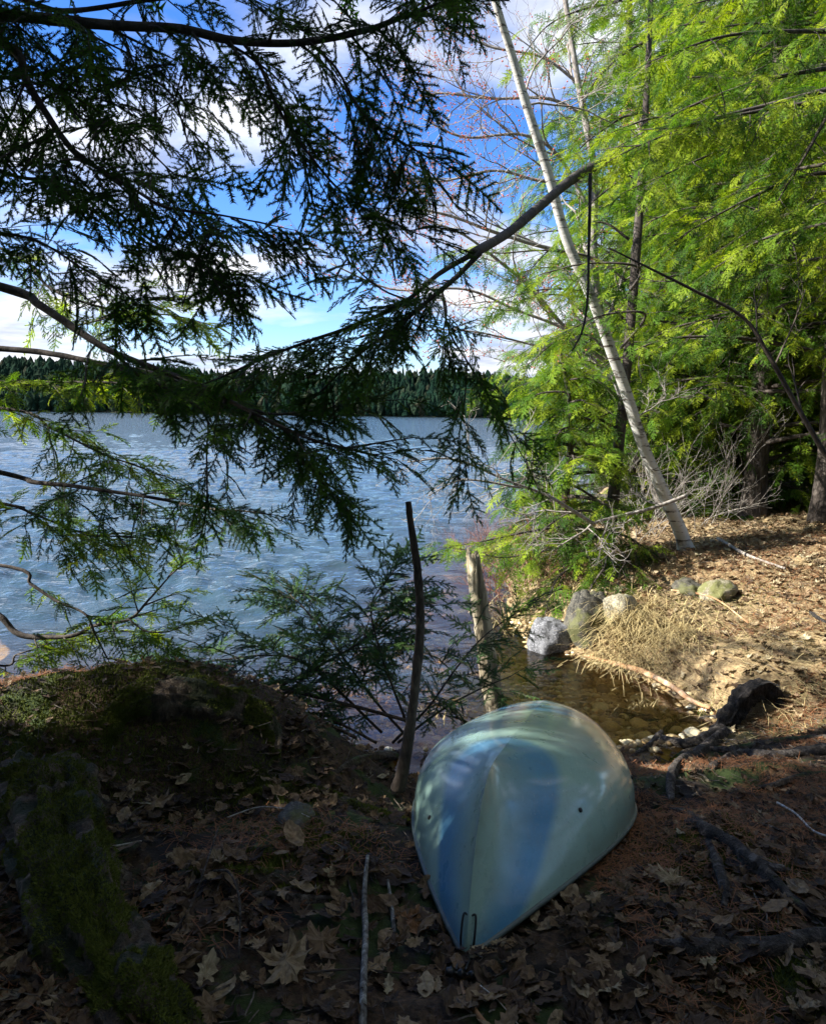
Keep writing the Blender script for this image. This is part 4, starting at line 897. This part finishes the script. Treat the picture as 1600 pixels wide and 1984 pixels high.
# blackened stump with its roots
def stump():
    g0 = G(1400, 1415); root = empty('stump', g0, 'blackened broken stump with roots on the right bank, above the cove', 'stump')
    Y = g0[1]
    mb = MB(); C = catmull([P(1370, 1440, Y - .08), P(1400, 1410, Y), P(1425, 1370, Y + .05), P(1450, 1345, Y + .1), P(1478, 1335, Y + .15), P(1494, 1348, Y + .15), P(1496, 1362, Y + .14)], 70)
    tube(mb, C, np.interp(np.linspace(0, 1, 70), [0, .2, .5, .7, .9, 1], [.06, .065, .062, .058, .05, .03]), 28, rough=.5, nsc=22)
    C = catmull([P(1498, 1350, Y + .15), P(1530, 1390, Y + .1), P(1590, 1420, Y + .05), P(1660, 1440, Y)], 40); tube(mb, C, np.linspace(.05, .08, 40), 16, rough=.35, nsc=16)
    build_at(mb, 'stub', M['black_wood'], root, True)
    for pts, r in [([(1400, 1420), (1360, 1440), (1320, 1448), (1280, 1436)], (.045, .02)), ([(1400, 1425), (1350, 1470), (1310, 1490), (1298, 1530), (1300, 1560)], (.04, .014))]:
        rb = MB(); C = catmull([G(u, v) + np.array([0, 0, .02]) for u, v in pts], 40); tube(rb, C, np.linspace(r[0], r[1], 40), 14, rough=.3, nsc=22); build_at(rb, 'root', M['root'], root, True)
stump()
def groundline(pts, dz): return [G(u, v) + np.array([0, 0, dz]) for u, v in pts]
woody('tree_root', groundline([(1380, 1490), (1430, 1468), (1500, 1470), (1560, 1462), (1640, 1455)], .015), [.02, .03, .028, .035, .04], 'root', 'long bark-covered root crossing the needles right of the canoe', 'root', 14, .3, 18)
woody('tree_root', groundline([(1300, 1475), (1345, 1455), (1420, 1455), (1500, 1440), (1640, 1430)], .005), [.012, .022, .024, .02, .025], 'mossy_root', 'mossy root running just below the blackened stump', 'root', 12, .3, 18)
woody('tree_root', groundline([(1250, 1835), (1340, 1845), (1420, 1840), (1500, 1842), (1560, 1825), (1650, 1830)], .012), [.008, .026, .024, .026, .022, .03], 'root', 'smooth grey root at the lower right of the bank', 'root', 14, .22, 16)
woody('tree_root', groundline([(1330, 1600), (1370, 1620), (1420, 1650), (1470, 1690), (1520, 1700)], .02), [.012, .022, .028, .024, .012], 'root', 'gnarled grey root over the mossy hump right of the canoe', 'root', 12, .35, 24)
woody('tree_root', groundline([(1375, 1640), (1390, 1690), (1405, 1740), (1400, 1770)], .02), [.016, .02, .016, .008], 'root', 'short pale root dropping down the mossy hump', 'root', 12, .35, 24)
def lump(name, u, v, size, mat, label, cat, seed=0, sq=.7, amp=.25, sink=.3, group=None, fr=1.0, at=None):
    n1, n2 = 40, 26; th = np.linspace(0, 2 * math.pi, n1, endpoint=False); ph = np.linspace(0, math.pi, n2)
    A_, B_ = np.meshgrid(th, ph); V = np.stack([np.cos(A_) * np.sin(B_), np.sin(A_) * np.sin(B_), np.cos(B_)], -1).reshape(-1, 3)
    # planar facets for stone
    rs = np.random.RandomState(seed); k = 1 + amp * fbm(V * 1.6 * fr + seed * 3.1, 4)
    for _ in range(6):
        nrm = unit(rs.normal(size=3)); dcut = rs.uniform(.72, .9); pr = V @ nrm * k; k = np.where(pr > dcut, k * dcut / np.maximum(pr, 1e-6) * .7 + k * .3, k)
    V = V * k[:, None] * np.array(size)
    V = V @ np.array([[math.cos(seed), math.sin(seed), 0], [-math.sin(seed), math.cos(seed), 0], [0, 0, 1]])
    i = np.arange(n2 - 1)[:, None] * n1; j = np.arange(n1)[None, :]; j2 = (j + 1) % n1
    Q = np.stack([i + j, i + n1 + j, i + n1 + j2, i + j2], -1).reshape(-1, 4)
    g = G(u, v) if at is None else np.array(at, float); c = g + np.array([0, size[1] * .5, size[2] * (1 - sink * 2) * .5]); mb = MB(); mb.add(V + c, Q=Q); o = build_origin(mb, name, M[mat], g, True)
    return tag(o, label, cat, group)
R_ = 'rocks on the far bank'
lump('rock', 1072, 1262, (.27, .22, .24), 'rock_grey', 'grey speckled boulder at the cove edge under the yellow hemlock', 'rock', 1, group=R_)
lump('rock', 1150, 1232, (.20, .22, .30), 'rock_dark', 'dark boulder directly right of the grey speckled boulder', 'rock', 2, group=R_)
lump('rock', 1205, 1195, (.17, .16, .16), 'rock_tan', 'tan rock above the tuft of straw grass', 'rock', 3, group=R_)
lump('rock', 1392, 1160, (.18, .15, .12), 'rock_tan', 'pale lichen-covered rock lying alone in the leaf litter', 'rock', 4, group=R_)
lump('rock', 1335, 1150, (.13, .12, .09), 'rock_dark', 'mossy low rock just left of the pale lichen-covered rock', 'rock', 5, group=R_)
lump('rock', 570, 1600, (.10, .06, .035), 'rock_dark', 'flat greenish stone in the leaves left of the canoe', 'rock', 8, sink=.2)
# mossy log at the lower left
woody('mossy_log', [G(60, 1500) + [0, 0, -.02], G(105, 1570) + [0, 0, .0], G(130, 1680) + [0, 0, .0], G(170, 1800) + [0, 0, .0], G(225, 1900) + [0, 0, .0], G(290, 1975) + [0, 0, -.02], P(380, 2140, 1.45) + [0, 0, -.05]],
      [.11, .145, .125, .12, .095, .095, .09], 'mossy', 'thick moss-covered root snaking down the lower left corner', 'root', 56, .42, 8, n=260)
woody('mossy_log', groundline([(210, 1450), (230, 1380), (300, 1345), (400, 1345), (480, 1370), (520, 1420), (530, 1470)], -.035), [.03, .06, .09, .08, .07, .06, .03], 'mossy', 'arched mossy root on top of the left mound', 'root', 44, .45, 8, n=200)
woody('mossy_log', groundline([(480, 1560), (560, 1530), (640, 1545), (720, 1580), (790, 1600)], -.005), [.012, .03, .028, .03, .02], 'mossy', 'mossy root crossing the leaves left of the canoe', 'root', 16, .3, 14)
woody('mossy_log', groundline([(330, 1700), (420, 1690), (520, 1700), (620, 1690)], -.01), [.02, .03, .03, .015], 'mossy', 'low mossy root among the leaves at the lower left', 'root', 16, .3, 14)
woody('stick', groundline([(-40, 1906), (60, 1908), (150, 1905)], .012), [.011, .012, .010], 'root', 'short straight log end at the lower left edge', 'stick', 12, .15, 30)
def root_(tr, rr, mat, label):
    pts = [G(u, v) + np.array([0, 0, .012]) for u, v in tr]; pts[0][2] -= rr[0] + .012; 
    if len(rr) < 3 or rr[-1] < .012: pts[-1][2] -= .02
    woody('tree_root', pts, rr, mat, label, 'root', 16, .42, 22)
root_([(1215, 1470), (1260, 1445), (1300, 1410), (1350, 1400), (1420, 1395)], [.008, .018, .022, .02, .03], 'root', 'thin root running from the stump to the canoe at the far rim')
root_([(1180, 1400), (1200, 1385), (1240, 1395), (1290, 1400)], [.02, .035, .03, .01], 'black_wood', 'dark knotted root lump just behind the canoe')
root_([(1240, 1560), (1300, 1575), (1345, 1590), (1375, 1640)], [.004, .012, .016, .02], 'root', 'slender root running from the mossy hump toward the canoe')
root_([(1420, 1650), (1480, 1700), (1540, 1760), (1600, 1800)], [.024, .026, .018, .006], 'mossy_root', 'mossy root sloping down right from the mossy hump')
root_([(1640, 1500), (1560, 1510), (1490, 1530), (1430, 1520)], [.03, .022, .014, .004], 'mossy_root', 'low mossy root entering from the right edge below the long root')
root_([(640, 1500), (690, 1480), (760, 1470), (790, 1500)], [.008, .02, .026, .01], 'mossy_root', 'dark root crossing at the foot of the upright stake')
root_([(440, 1760), (500, 1745), (590, 1750), (680, 1740)], [.006, .014, .014, .004], 'root', 'thin root half buried in leaves left of the lichen-spotted stick')
def stick(tr, mat, label, dz=.02, w=(5, 2), lift=None):
    pts = [G(u, v) + np.array([0, 0, dz]) for u, v in tr]
    if lift: pts = [p + np.array([0, 0, l]) for p, l in zip(pts, lift)]
    Y = pts[0][1]; return woody('stick', pts, [px(Y, w[0]) / 2, px(Y, w[0] * .8) / 2, px(Y, w[1]) / 2], mat, label, 'stick', 8, .2, 40, 'sticks lying on the ground')
stick([(80, 1637), (120, 1640), (150, 1645), (160, 1655), (215, 1658), (275, 1647)], 'pale_stick', 'white kinked twig lying across the mossy root', .03, (8, 3))
stick([(88, 1572), (78, 1637), (40, 1690), (15, 1735), (-20, 1770)], 'twig', 'dark curved twig joining the white kinked twig at the left edge', .03, (4, 6))
stick([(422, 1650), (400, 1720), (370, 1790), (320, 1845)], 'root', 'arched grey twig in the leaves at the lower left', .02, (4, 6), (.05, .05, .03, 0))
stick([(410, 1700), (445, 1730), (465, 1790), (463, 1870)], 'root', 'bent pale twig right of the arched grey twig', .02, (5, 4), (0, .04, .04, 0))
woody('stick', [G(702, 2030) + [0, 0, .01], G(704, 1930) + [0, 0, .02], G(708, 1830) + [0, 0, .03], G(706, 1760) + [0, 0, .05], G(712, 1700) + [0, 0, .07]], [.010, .0085, .009, .0075, .005], 'lichen_stick', 'lichen-spotted pale stick standing up from the leaves', 'stick', 10, .18, 40, 'sticks lying on the ground')
woody('stick', [G(764, 1810), G(758, 1770) + [0, 0, .03], G(751, 1735) + [0, 0, .05]], [.006, .006, .004], 'lichen_stick', 'short broken stub right of the tall pale stick', 'stick', 8, .18, 40, 'sticks lying on the ground')
stick([(590, 1900), (690, 1893), (800, 1900), (870, 1880), (960, 1840), (1010, 1800)], 'twig', 'long thin dark twig running past the bow of the canoe', .02, (5, 3))
stick([(895, 1905), (900, 1935), (925, 1975), (950, 2010)], 'drift', 'bare tan root curling down from the canoe bow', .012, (12, 16))
stick([(930, 1925), (965, 1955), (1010, 2010)], 'pale_stick', 'thin pale straw beside the tan root below the bow', .02, (3, 3))
stick([(1080, 1850), (1150, 1820), (1230, 1780)], 'twig', 'thin dark twig in the shadow right of the bow', .02, (3, 2))
stick([(1505, 1568), (1540, 1590), (1575, 1625), (1620, 1640)], 'pale_stick', 'pale forked twig near the right edge', .03, (5, 4))
stick([(1450, 1600), (1500, 1615), (1560, 1640), (1640, 1640)], 'root', 'grey twig passing under the pale forked twig', .02, (6, 5))
stick([(1570, 1195), (1600, 1215), (1640, 1235)], 'black_wood', 'short dark stick on the sunlit straw at the right edge', .03, (8, 6))
stick([(1300, 1150), (1380, 1165), (1450, 1215)], 'drift', 'thin orange-brown stick in the sunlit litter below the lichen rock', .03, (4, 3))
stick([(1390, 1050), (1450, 1085), (1520, 1110)], 'grey_twig', 'fallen grey branch behind the lichen rock', .04, (7, 4))
stick([(440, 1600), (500, 1590), (560, 1595), (600, 1600)], 'pale_stick', 'fine pale curved twig on the moss left of the canoe', .03, (3, 2), (0, .02, .02, 0))

# ------------------------------------------------------------------ litter: leaves, needles, straw, moss
def leaf_templates():
    out = []
    def fan(pts, curl, fold):
        pts = np.array(pts, float); V = np.vstack([[0, .42, 0], np.c_[pts, np.zeros(len(pts))]])
        r = np.hypot(V[:, 0], V[:, 1] - .42); V[:, 2] = curl * r ** 2 + fold * np.abs(V[:, 0]) + .06 * np.sin(V[:, 0] * 11 + V[:, 1] * 9)
        n = len(pts); T = [(0, i + 1, (i + 1) % n + 1) for i in range(n)]; return V, np.array(T)
    maple = [(0, 0), (.10, .12), (.32, .02), (.28, .16), (.52, .22), (.40, .34), (.55, .56), (.34, .52), (.30, .60), (.18, .54), (.22, .78), (.10, .74), (0, 1.0)]
    maple = maple + [(-a, b) for a, b in maple[-2:0:-1]]
    oak = [(0, 0), (.07, .1), (.18, .16), (.1, .25), (.26, .36), (.14, .45), (.30, .58), (.17, .66), (.24, .80), (.1, .85), (0, 1)]; oak = oak + [(-a, b) for a, b in oak[-2:0:-1]]
    beech = [(0, 0), (.13, .15), (.22, .35), (.24, .52), (.17, .75), (.07, .92), (0, 1)]; beech = beech + [(-a, b) for a, b in beech[-2:0:-1]]
    for sh in (maple, maple, oak, beech):
        for c, f in ((.5, .15), (-.4, .3), (.9, -.1)): out.append(fan(sh, c, f))
    return out
def hi_leaves():
    out = []; rs = np.random.RandomState(8)
    mp = [(0, 0), (.08, .10), (.30, .03), (.26, .17), (.50, .25), (.36, .34), (.50, .55), (.31, .50), (.27, .62), (.15, .54), (.17, .76), (.08, .76), (0, 1.0)]
    ok_ = [(0, 0), (.07, .1), (.18, .16), (.11, .25), (.25, .36), (.15, .45), (.29, .58), (.18, .66), (.22, .80), (.1, .85), (0, 1)]
    be = [(0, 0), (.13, .12), (.24, .32), (.28, .50), (.22, .70), (.1, .9), (0, 1)]
    for k in range(14):
        h = [mp, be, ok_, be, be, ok_, be][k % 7]; p = h + [(-a, b) for a, b in h[-2:0:-1]]; p = np.array(p, float); q = []
        for i in range(len(p)):
            a, b = p[i], p[(i + 1) % len(p)]; q.append(a); q.append((a + b) / 2 + rs.normal(0, .008, 2))
        q = np.array(q); q += rs.normal(0, .014, q.shape); q[:, 0] *= rs.uniform(.75, 1.15); c = np.array([0, .42]); n = len(q)
        rings = [c[None], c + (q - c) * .4, c + (q - c) * .75, q]; V = np.vstack(rings); V = np.c_[V, np.zeros(len(V))]
        r2 = np.hypot(V[:, 0], V[:, 1] - .42); ax = rs.uniform(0, 3.14); along = V[:, 0] * math.cos(ax) + (V[:, 1] - .42) * math.sin(ax)
        V[:, 2] = rs.uniform(-.3, 1.0) * r2 ** 2 + rs.uniform(-.6, 1.1) * along ** 2 + .10 * vnoise(V * 5 + k * 7.3) + .05 * vnoise(V * 13 + k) + .05 * np.abs(V[:, 0])
        T = [(0, 1 + i, 1 + (i + 1) % n) for i in range(n)]
        for g_ in range(2):
            o_ = 1 + g_ * n
            for i in range(n):
                j = (i + 1) % n; T += [(o_ + i, o_ + n + i, o_ + n + j), (o_ + i, o_ + n + j, o_ + j)]
        out.append((V, np.array(T)))
    return out
LH = hi_leaves()
LT = leaf_templates()
rs = np.random.RandomState(99)
def scatter_leaves(mb, n, reg, smin, smax, tilt=.3, lift=.008, rmap=None, filt=None, tm=None, LT=LT):
    X = rs.uniform(reg[0], reg[1], n); Y = rs.uniform(reg[2], reg[3], n); s = inland(X, Y); k = s > .05
    if filt is not None: k &= filt(X, Y)
    X = X[k]; Y = Y[k]; Z = height(X, Y)
    for x, y, z in zip(X, Y, Z):
        V, T = LT[(tm or list(range(len(LT))))[rs.randint(len(tm or LT))]]; s_ = rs.uniform(smin, smax); a = rs.uniform(0, 6.283)
        d = unit([math.cos(a), math.sin(a), rs.normal(0, tilt)]); nrm = unit([rs.normal(0, tilt), rs.normal(0, tilt), 1]); yy = unit(np.cross(nrm, d)); zz = np.cross(d, yy)
        W = V.copy(); W[:, 1] -= .5; W = W * s_; W[:, 2] *= rs.uniform(.3, 1.4)
        W = W[:, 1:2] * d + W[:, 0:1] * yy + W[:, 2:3] * zz + np.array([x, y, z + lift + abs(rs.normal(0, .01))])
        r = rs.rand() if rmap is None else rmap()
        mb.add(W, T=T, rnd=float(np.clip(r, 0, 1)))
def litter():
    mb = MB()  # near leaves drawn darker than the bank's: foreground shade put into their colour
    moss_like = lambda X, Y: fbm(np.stack([X * 1.3, Y * 1.3, X * 0 + 9], -1), 2) > .0
    scatter_leaves(mb, 3600, (-2.6, .9, 1.1, 4.4), .04, .10, .22, filt=lambda X, Y: moss_like(X, Y) & ~((X < -.55) & (Y > 2.75) & (vnoise(np.stack([X * 9, Y * 9, X * 0], -1)) < .5)), rmap=lambda: rs.beta(1.4, 2.3) * .92, LT=LH)
    scatter_leaves(mb, 2600, (-2.6, .9, 1.1, 4.4), .03, .075, .3, rmap=lambda: rs.beta(1.2, 2.8), LT=LH, filt=lambda X, Y: fbm(np.stack([X * 1.3, Y * 1.3, X * 0 + 9], -1), 2) > -.35)
    scatter_leaves(mb, 5200, (-2.6, 3.4, 1.1, 4.6), .02, .05, .35, rmap=lambda: rs.beta(1.0, 3.6))
    scatter_leaves(mb, 900, (-1.0, 1.6, 1.1, 2.3), .05, .11, .25, rmap=lambda: rs.beta(1.3, 2.4), LT=LH)
    scatter_leaves(mb, 1500, (.9, 3.4, 1.1, 4.9), .04, .09, .25, filt=lambda X, Y: fbm(np.stack([X * 1.3, Y * 1.3, X * 0 + 2], -1), 2) > .2, rmap=lambda: rs.beta(1.5, 2.3), LT=LH)
    scatter_leaves(mb, 1200, (.5, 3.4, 1.1, 4.9), .02, .06, .3, rmap=lambda: rs.beta(1.1, 2.8), LT=LH)
    scatter_leaves(mb, 17000, (1.0, 8.5, 4.6, 12), .035, .08, .4, rmap=lambda: rs.beta(2.4, 1.6), filt=lambda X, Y: X < .68 * Y + .5)
    o = mb.build('leaf_litter', M['leaf']); tag(o, 'dead brown leaves carpeting the bank on both sides of the cove', 'leaves', kind='stuff')
    # fallen orange needles
    nb = MB()
    def needles(n, reg, thr, ln=(.04, .09), wd=.0010):
        X = rs.uniform(reg[0], reg[1], n); Y = rs.uniform(reg[2], reg[3], n); k = (inland(X, Y) > .05) & (fbm(np.stack([X * 1.6, Y * 1.6, X * 0 + 31], -1), 2) > thr); X = X[k]; Y = Y[k]; n = len(X); Z = height(X, Y) + .006 + np.abs(rs.normal(0, .008, n))
        a = rs.uniform(0, 6.283, n); l = rs.uniform(ln[0], ln[1], n) / 2; d = np.stack([np.cos(a), np.sin(a), rs.normal(0, .22, n)], -1) * l[:, None]; s = np.stack([-np.sin(a), np.cos(a), np.zeros(n)], -1) * wd
        c = np.stack([X, Y, Z], -1); mid = np.stack([0 * a, 0 * a, np.full(n, .004)], -1)
        V = np.stack([c - d - s, c - d + s, c + mid + s, c + mid - s, c + d + s, c + d - s], 1).reshape(-1, 3); i = np.arange(n)[:, None] * 6
        Q = np.concatenate([i + np.array([0, 1, 2, 3]), i + np.array([3, 2, 4, 5])]); nb.add(V, Q=Q)
    needles(15000, (-2.4, .9, 1.1, 4.3), .15); needles(38000, (.6, 3.4, 1.1, 4.9), -.6); needles(9000, (-2.6, -1.0, 2.6, 3.8), -.2); needles(26000, (1.4, 5.0, 4.5, 8.5), -.1, wd=.0016)
    o = nb.build('fallen_needles', M['pine_needle']); tag(o, 'orange fallen conifer needles strewn over the forest floor', 'needles', kind='stuff')
    # twig crumbs and bark flakes
    tb = MB(); n = 5200; X = np.r_[rs.uniform(-2.5, 3.4, n), rs.uniform(1.2, 6, n // 2)]; Y = np.r_[rs.uniform(1.1, 4.6, n), rs.uniform(4.8, 9, n // 2)]; k = inland(X, Y) > .03; X = X[k]; Y = Y[k]; Z = height(X, Y)
    for x, y, z in zip(X, Y, Z):
        l = rs.uniform(.015, .09) * (2.2 if rs.rand() < .06 else 1); a = rs.uniform(0, 6.283); d = np.array([math.cos(a), math.sin(a), rs.normal(0, .18)]) * l / 2; c = np.array([x, y, z + .012]); k_ = rs.normal(0, l * .08, 3)
        tube(tb, np.array([c - d, c + k_, c + d]), rs.uniform(.0008, .0028), 3, cap=False)
    o = tb.build('twig_debris', M['debris']); tag(o, 'small broken twigs scattered through the leaf litter', 'twigs', kind='stuff')
    # straw-like dead grass
    gb = MB()
    def blades(cx, cy, n, sp, ln, lean=.5, sweep=(0, 0)):
        for q in range(n):
            x, y = cx + rs.normal(0, sp), cy + rs.normal(0, sp); z = max(h1(x, y), WZ) if False else None
            a = rs.uniform(0, 6.283); L = rs.uniform(*ln); d = np.array([math.cos(a) * lean + sweep[0], math.sin(a) * lean + sweep[1], 1.0]) * rs.uniform(.6, 1); pts.append((x, y, d, L))
    for (u, v, n, sp, ln, lean, sweep) in [(1215, 1215, 1100, .15, (.18, .42), .7, (-.2, -.7)), (1290, 1235, 700, .15, (.15, .34), .8, (-.1, -.6)), (1190, 1250, 350, .09, (.12, .28), .8, (-.4, -.4)), (1250, 1165, 160, .12, (.12, .3), .8, (0, -.3)),
            (1240, 1385, 60, .07, (.10, .22), .4, (0, 0)), (1340, 1190, 200, .2, (.1, .25), 1., (0, -.5)), (1300, 1270, 180, .12, (.12, .3), .9, (0, -.4)), (985, 1185, 120, .25, (.2, .4), .8, (0, 0)), (1050, 1160, 200, .25, (.2, .45), .8, (0, 0)),
            (1560, 1250, 500, .35, (.08, .2), 2.5, (1, 0)), (1450, 1330, 180, .25, (.06, .16), 2.0, (.5, 0)), (840, 1410, 60, .1, (.08, .2), .6, (0, 0)), (1215, 1120, 140, .2, (.1, .3), .8, (0, 0)), (1420, 1260, 240, .3, (.06, .18), 1.8, (.5, 0))]:
        g = G(u, v); pts = []; 
        globals()['pts'] = pts
        blades(g[0], g[1], n, sp, ln, lean, sweep)
        PX = np.array([p[0] for p in pts]); PY = np.array([p[1] for p in pts]); PZ = np.maximum(height(PX, PY), WZ - .02)
        for (x, y, d, L), z in zip(pts, PZ):
            o = np.array([x, y, z - .01]); m_ = 5; tt = np.linspace(0, 1, m_)[:, None]; C = o + d * L * tt + np.array([0, 0, -1]) * (tt ** 2) * L * rs.uniform(.3, 1.1); C[:, 2] = np.maximum(C[:, 2], z + .004)
            s = unit(np.cross(d, [0, 0, 1])) * .0027; w_ = np.linspace(1, .25, m_)[:, None]; V = np.vstack([C - s * w_, C + s * w_]); Q = [(i, i + 1, m_ + i + 1, m_ + i) for i in range(m_ - 1)]; gb.add(V, Q=Q)
    o = gb.build('dead_grass', M['straw']); tag(o, 'straw-coloured dead grass along the bank of the cove', 'grass', kind='stuff')
litter()
def pebbles():
    mb = MB(); rs = np.random.RandomState(17); n1, n2 = 9, 6; th = np.arange(n1) * 6.2832 / n1; ph = np.linspace(0, math.pi, n2)
    A_, B_ = np.meshgrid(th, ph); S = np.stack([np.cos(A_) * np.sin(B_), np.sin(A_) * np.sin(B_), np.cos(B_)], -1).reshape(-1, 3)
    i = np.arange(n2 - 1)[:, None] * n1; j = np.arange(n1)[None, :]; Q = np.stack([i + j, i + n1 + j, i + n1 + (j + 1) % n1, i + (j + 1) % n1], -1).reshape(-1, 4)
    X = rs.uniform(-1.5, 2.2, 5200); Y = rs.uniform(4.3, 7.2, 5200); sh = inland(X, Y); k = (sh < .12) & (sh > -1.3); X = X[k]; Y = Y[k]; Z = height(X, Y)
    for x, y, z in zip(X, Y, Z):
        r_ = rs.uniform(.010, .034) * (1.8 if rs.rand() < .06 else 1); sc = r_ * np.array([rs.uniform(.7, 1.3), rs.uniform(.7, 1.3), rs.uniform(.35, .7)])
        mb.add(S * sc * (1 + .2 * vnoise(S * 1.5 + x * 50))[:, None] + np.array([x, y, z + sc[2] * .25]), Q=Q, rnd=rs.rand())
    mt, t, b, o = mat_new('lake_pebbles'); c = ramp(t, attr(t, 'rnd'), [(0, (.12, .07, .03)), (.4, (.42, .28, .11)), (.75, (.72, .55, .27)), (1, (.8, .72, .5))])
    t.links.new(mixc(t, 1, c, ramp(t, noise(t, pos(t), 60, 3), [(.3, (.6, .6, .6)), (.6, (1, 1, 1))]), 'MULTIPLY'), b.inputs['Base Color']); setin(b, Roughness=.7)
    o = mb.build('pebbles', mt, None, True); tag(o, 'amber and brown pebbles on the bed of the shallow cove', 'pebbles', kind='stuff')
pebbles()
# single big leaves that stand out
def big_leaf(u, v, size, r, tmi, label, tilt=.25, az=0.0, dz=.03):
    V, T = LH[{0: 0, 1: 7, 3: 2, 4: 7, 7: 5, 8: 1}.get(tmi, tmi)]; g = G(u, v) + np.array([0, 0, dz]); W = V.copy(); W[:, 1] -= .5; W *= size
    # finer mesh: subdivide the fan once
    d = unit([math.cos(az), math.sin(az), tilt * .5]); nrm = unit([tilt * .6, -tilt, 1]); yy = unit(np.cross(nrm, d)); zz = np.cross(d, yy)
    W = W[:, 1:2] * d + W[:, 0:1] * yy + W[:, 2:3] * zz + g; mb = MB(); mb.add(W, T=T, rnd=r); o = build_origin(mb, 'fallen_leaf', M['leaf'], g, False); tag(o, label, 'leaf', 'single large fallen leaves')
big_leaf(255, 1540, .13, .72, 0, 'large tan maple leaf topmost in the hollow left of centre', az=.3)
big_leaf(300, 1565, .12, .62, 4, 'tan leaf just below the topmost leaf of the hollow', az=2.4)
big_leaf(355, 1525, .08, .85, 8, 'small pale leaf at the right rim of the hollow', az=1.0)
big_leaf(545, 1880, .14, .70, 1, 'biggest pale maple leaf, in the lower left foreground', az=2.9, tilt=.3)
big_leaf(400, 1905, .10, .86, 7, 'cream leaf standing on edge left of the biggest maple leaf', az=1.5, tilt=.9)
big_leaf(345, 1895, .13, .60, 3, 'broad tan leaf beside the mossy root at the bottom', az=.4)
big_leaf(800, 1800, .10, .99, 0, 'curled orange leaf left of the canoe bow', az=1.2, tilt=.6)
big_leaf(1035, 1785, .075, .82, 8, 'small yellowish leaf lying right of the canoe bow', az=1.3, tilt=.8)
big_leaf(1305, 1720, .11, .80, 1, 'pale crumpled leaf below the mossy hump on the right', az=1.0, tilt=.5)
big_leaf(630, 1840, .12, .45, 4, 'brown maple leaf left of the upright pale stick', az=.9)
big_leaf(1370, 1885, .05, .9, 7, 'tiny white leaf under the smooth grey root', az=.2)
# moss cushions
def moss_tufts():
    mb = MB()
    def patch(cx, cy, rx, ry, n, hgt=.018):
        X = rs.normal(cx, rx, n); Y = rs.normal(cy, ry, n); Z = height(X, Y); a = rs.uniform(0, 6.283, n)
        s = np.stack([np.cos(a), np.sin(a), 0 * a], -1) * .0035; t_ = np.stack([rs.normal(0, .007, n), rs.normal(0, .007, n), rs.uniform(.5, 1.2, n) * hgt], -1); c = np.stack([X, Y, Z - .004], -1)
        V = np.stack([c - s, c + s, c + t_], 1).reshape(-1, 3); mb.add(V, T=np.arange(n * 3).reshape(-1, 3))
    for (u, v, rx, ry, n) in [(1410, 1660, .12, .16, 9000), (540, 1695, .06, .04, 2500), (60, 1450, .3, .3, 9000), (300, 1360, .35, .2, 9000), (1500, 1900, .1, .1, 3000), (500, 1530, .1, .06, 3000), (640, 1400, .2, .1, 5000), (150, 1400, .25, .2, 6000), (1370, 1860, .06, .05, 1500), (1340, 1400, .15, .1, 3000), (1400, 1160, .35, .2, 2500), (620, 1620, .1, .08, 2500)]:
        g = G(u, v); patch(g[0], g[1], rx, ry, n)
    o = mb.build('moss', M['moss']); tag(o, 'dark green moss cushions on the humps and roots of the bank', 'moss', kind='stuff')
moss_tufts()
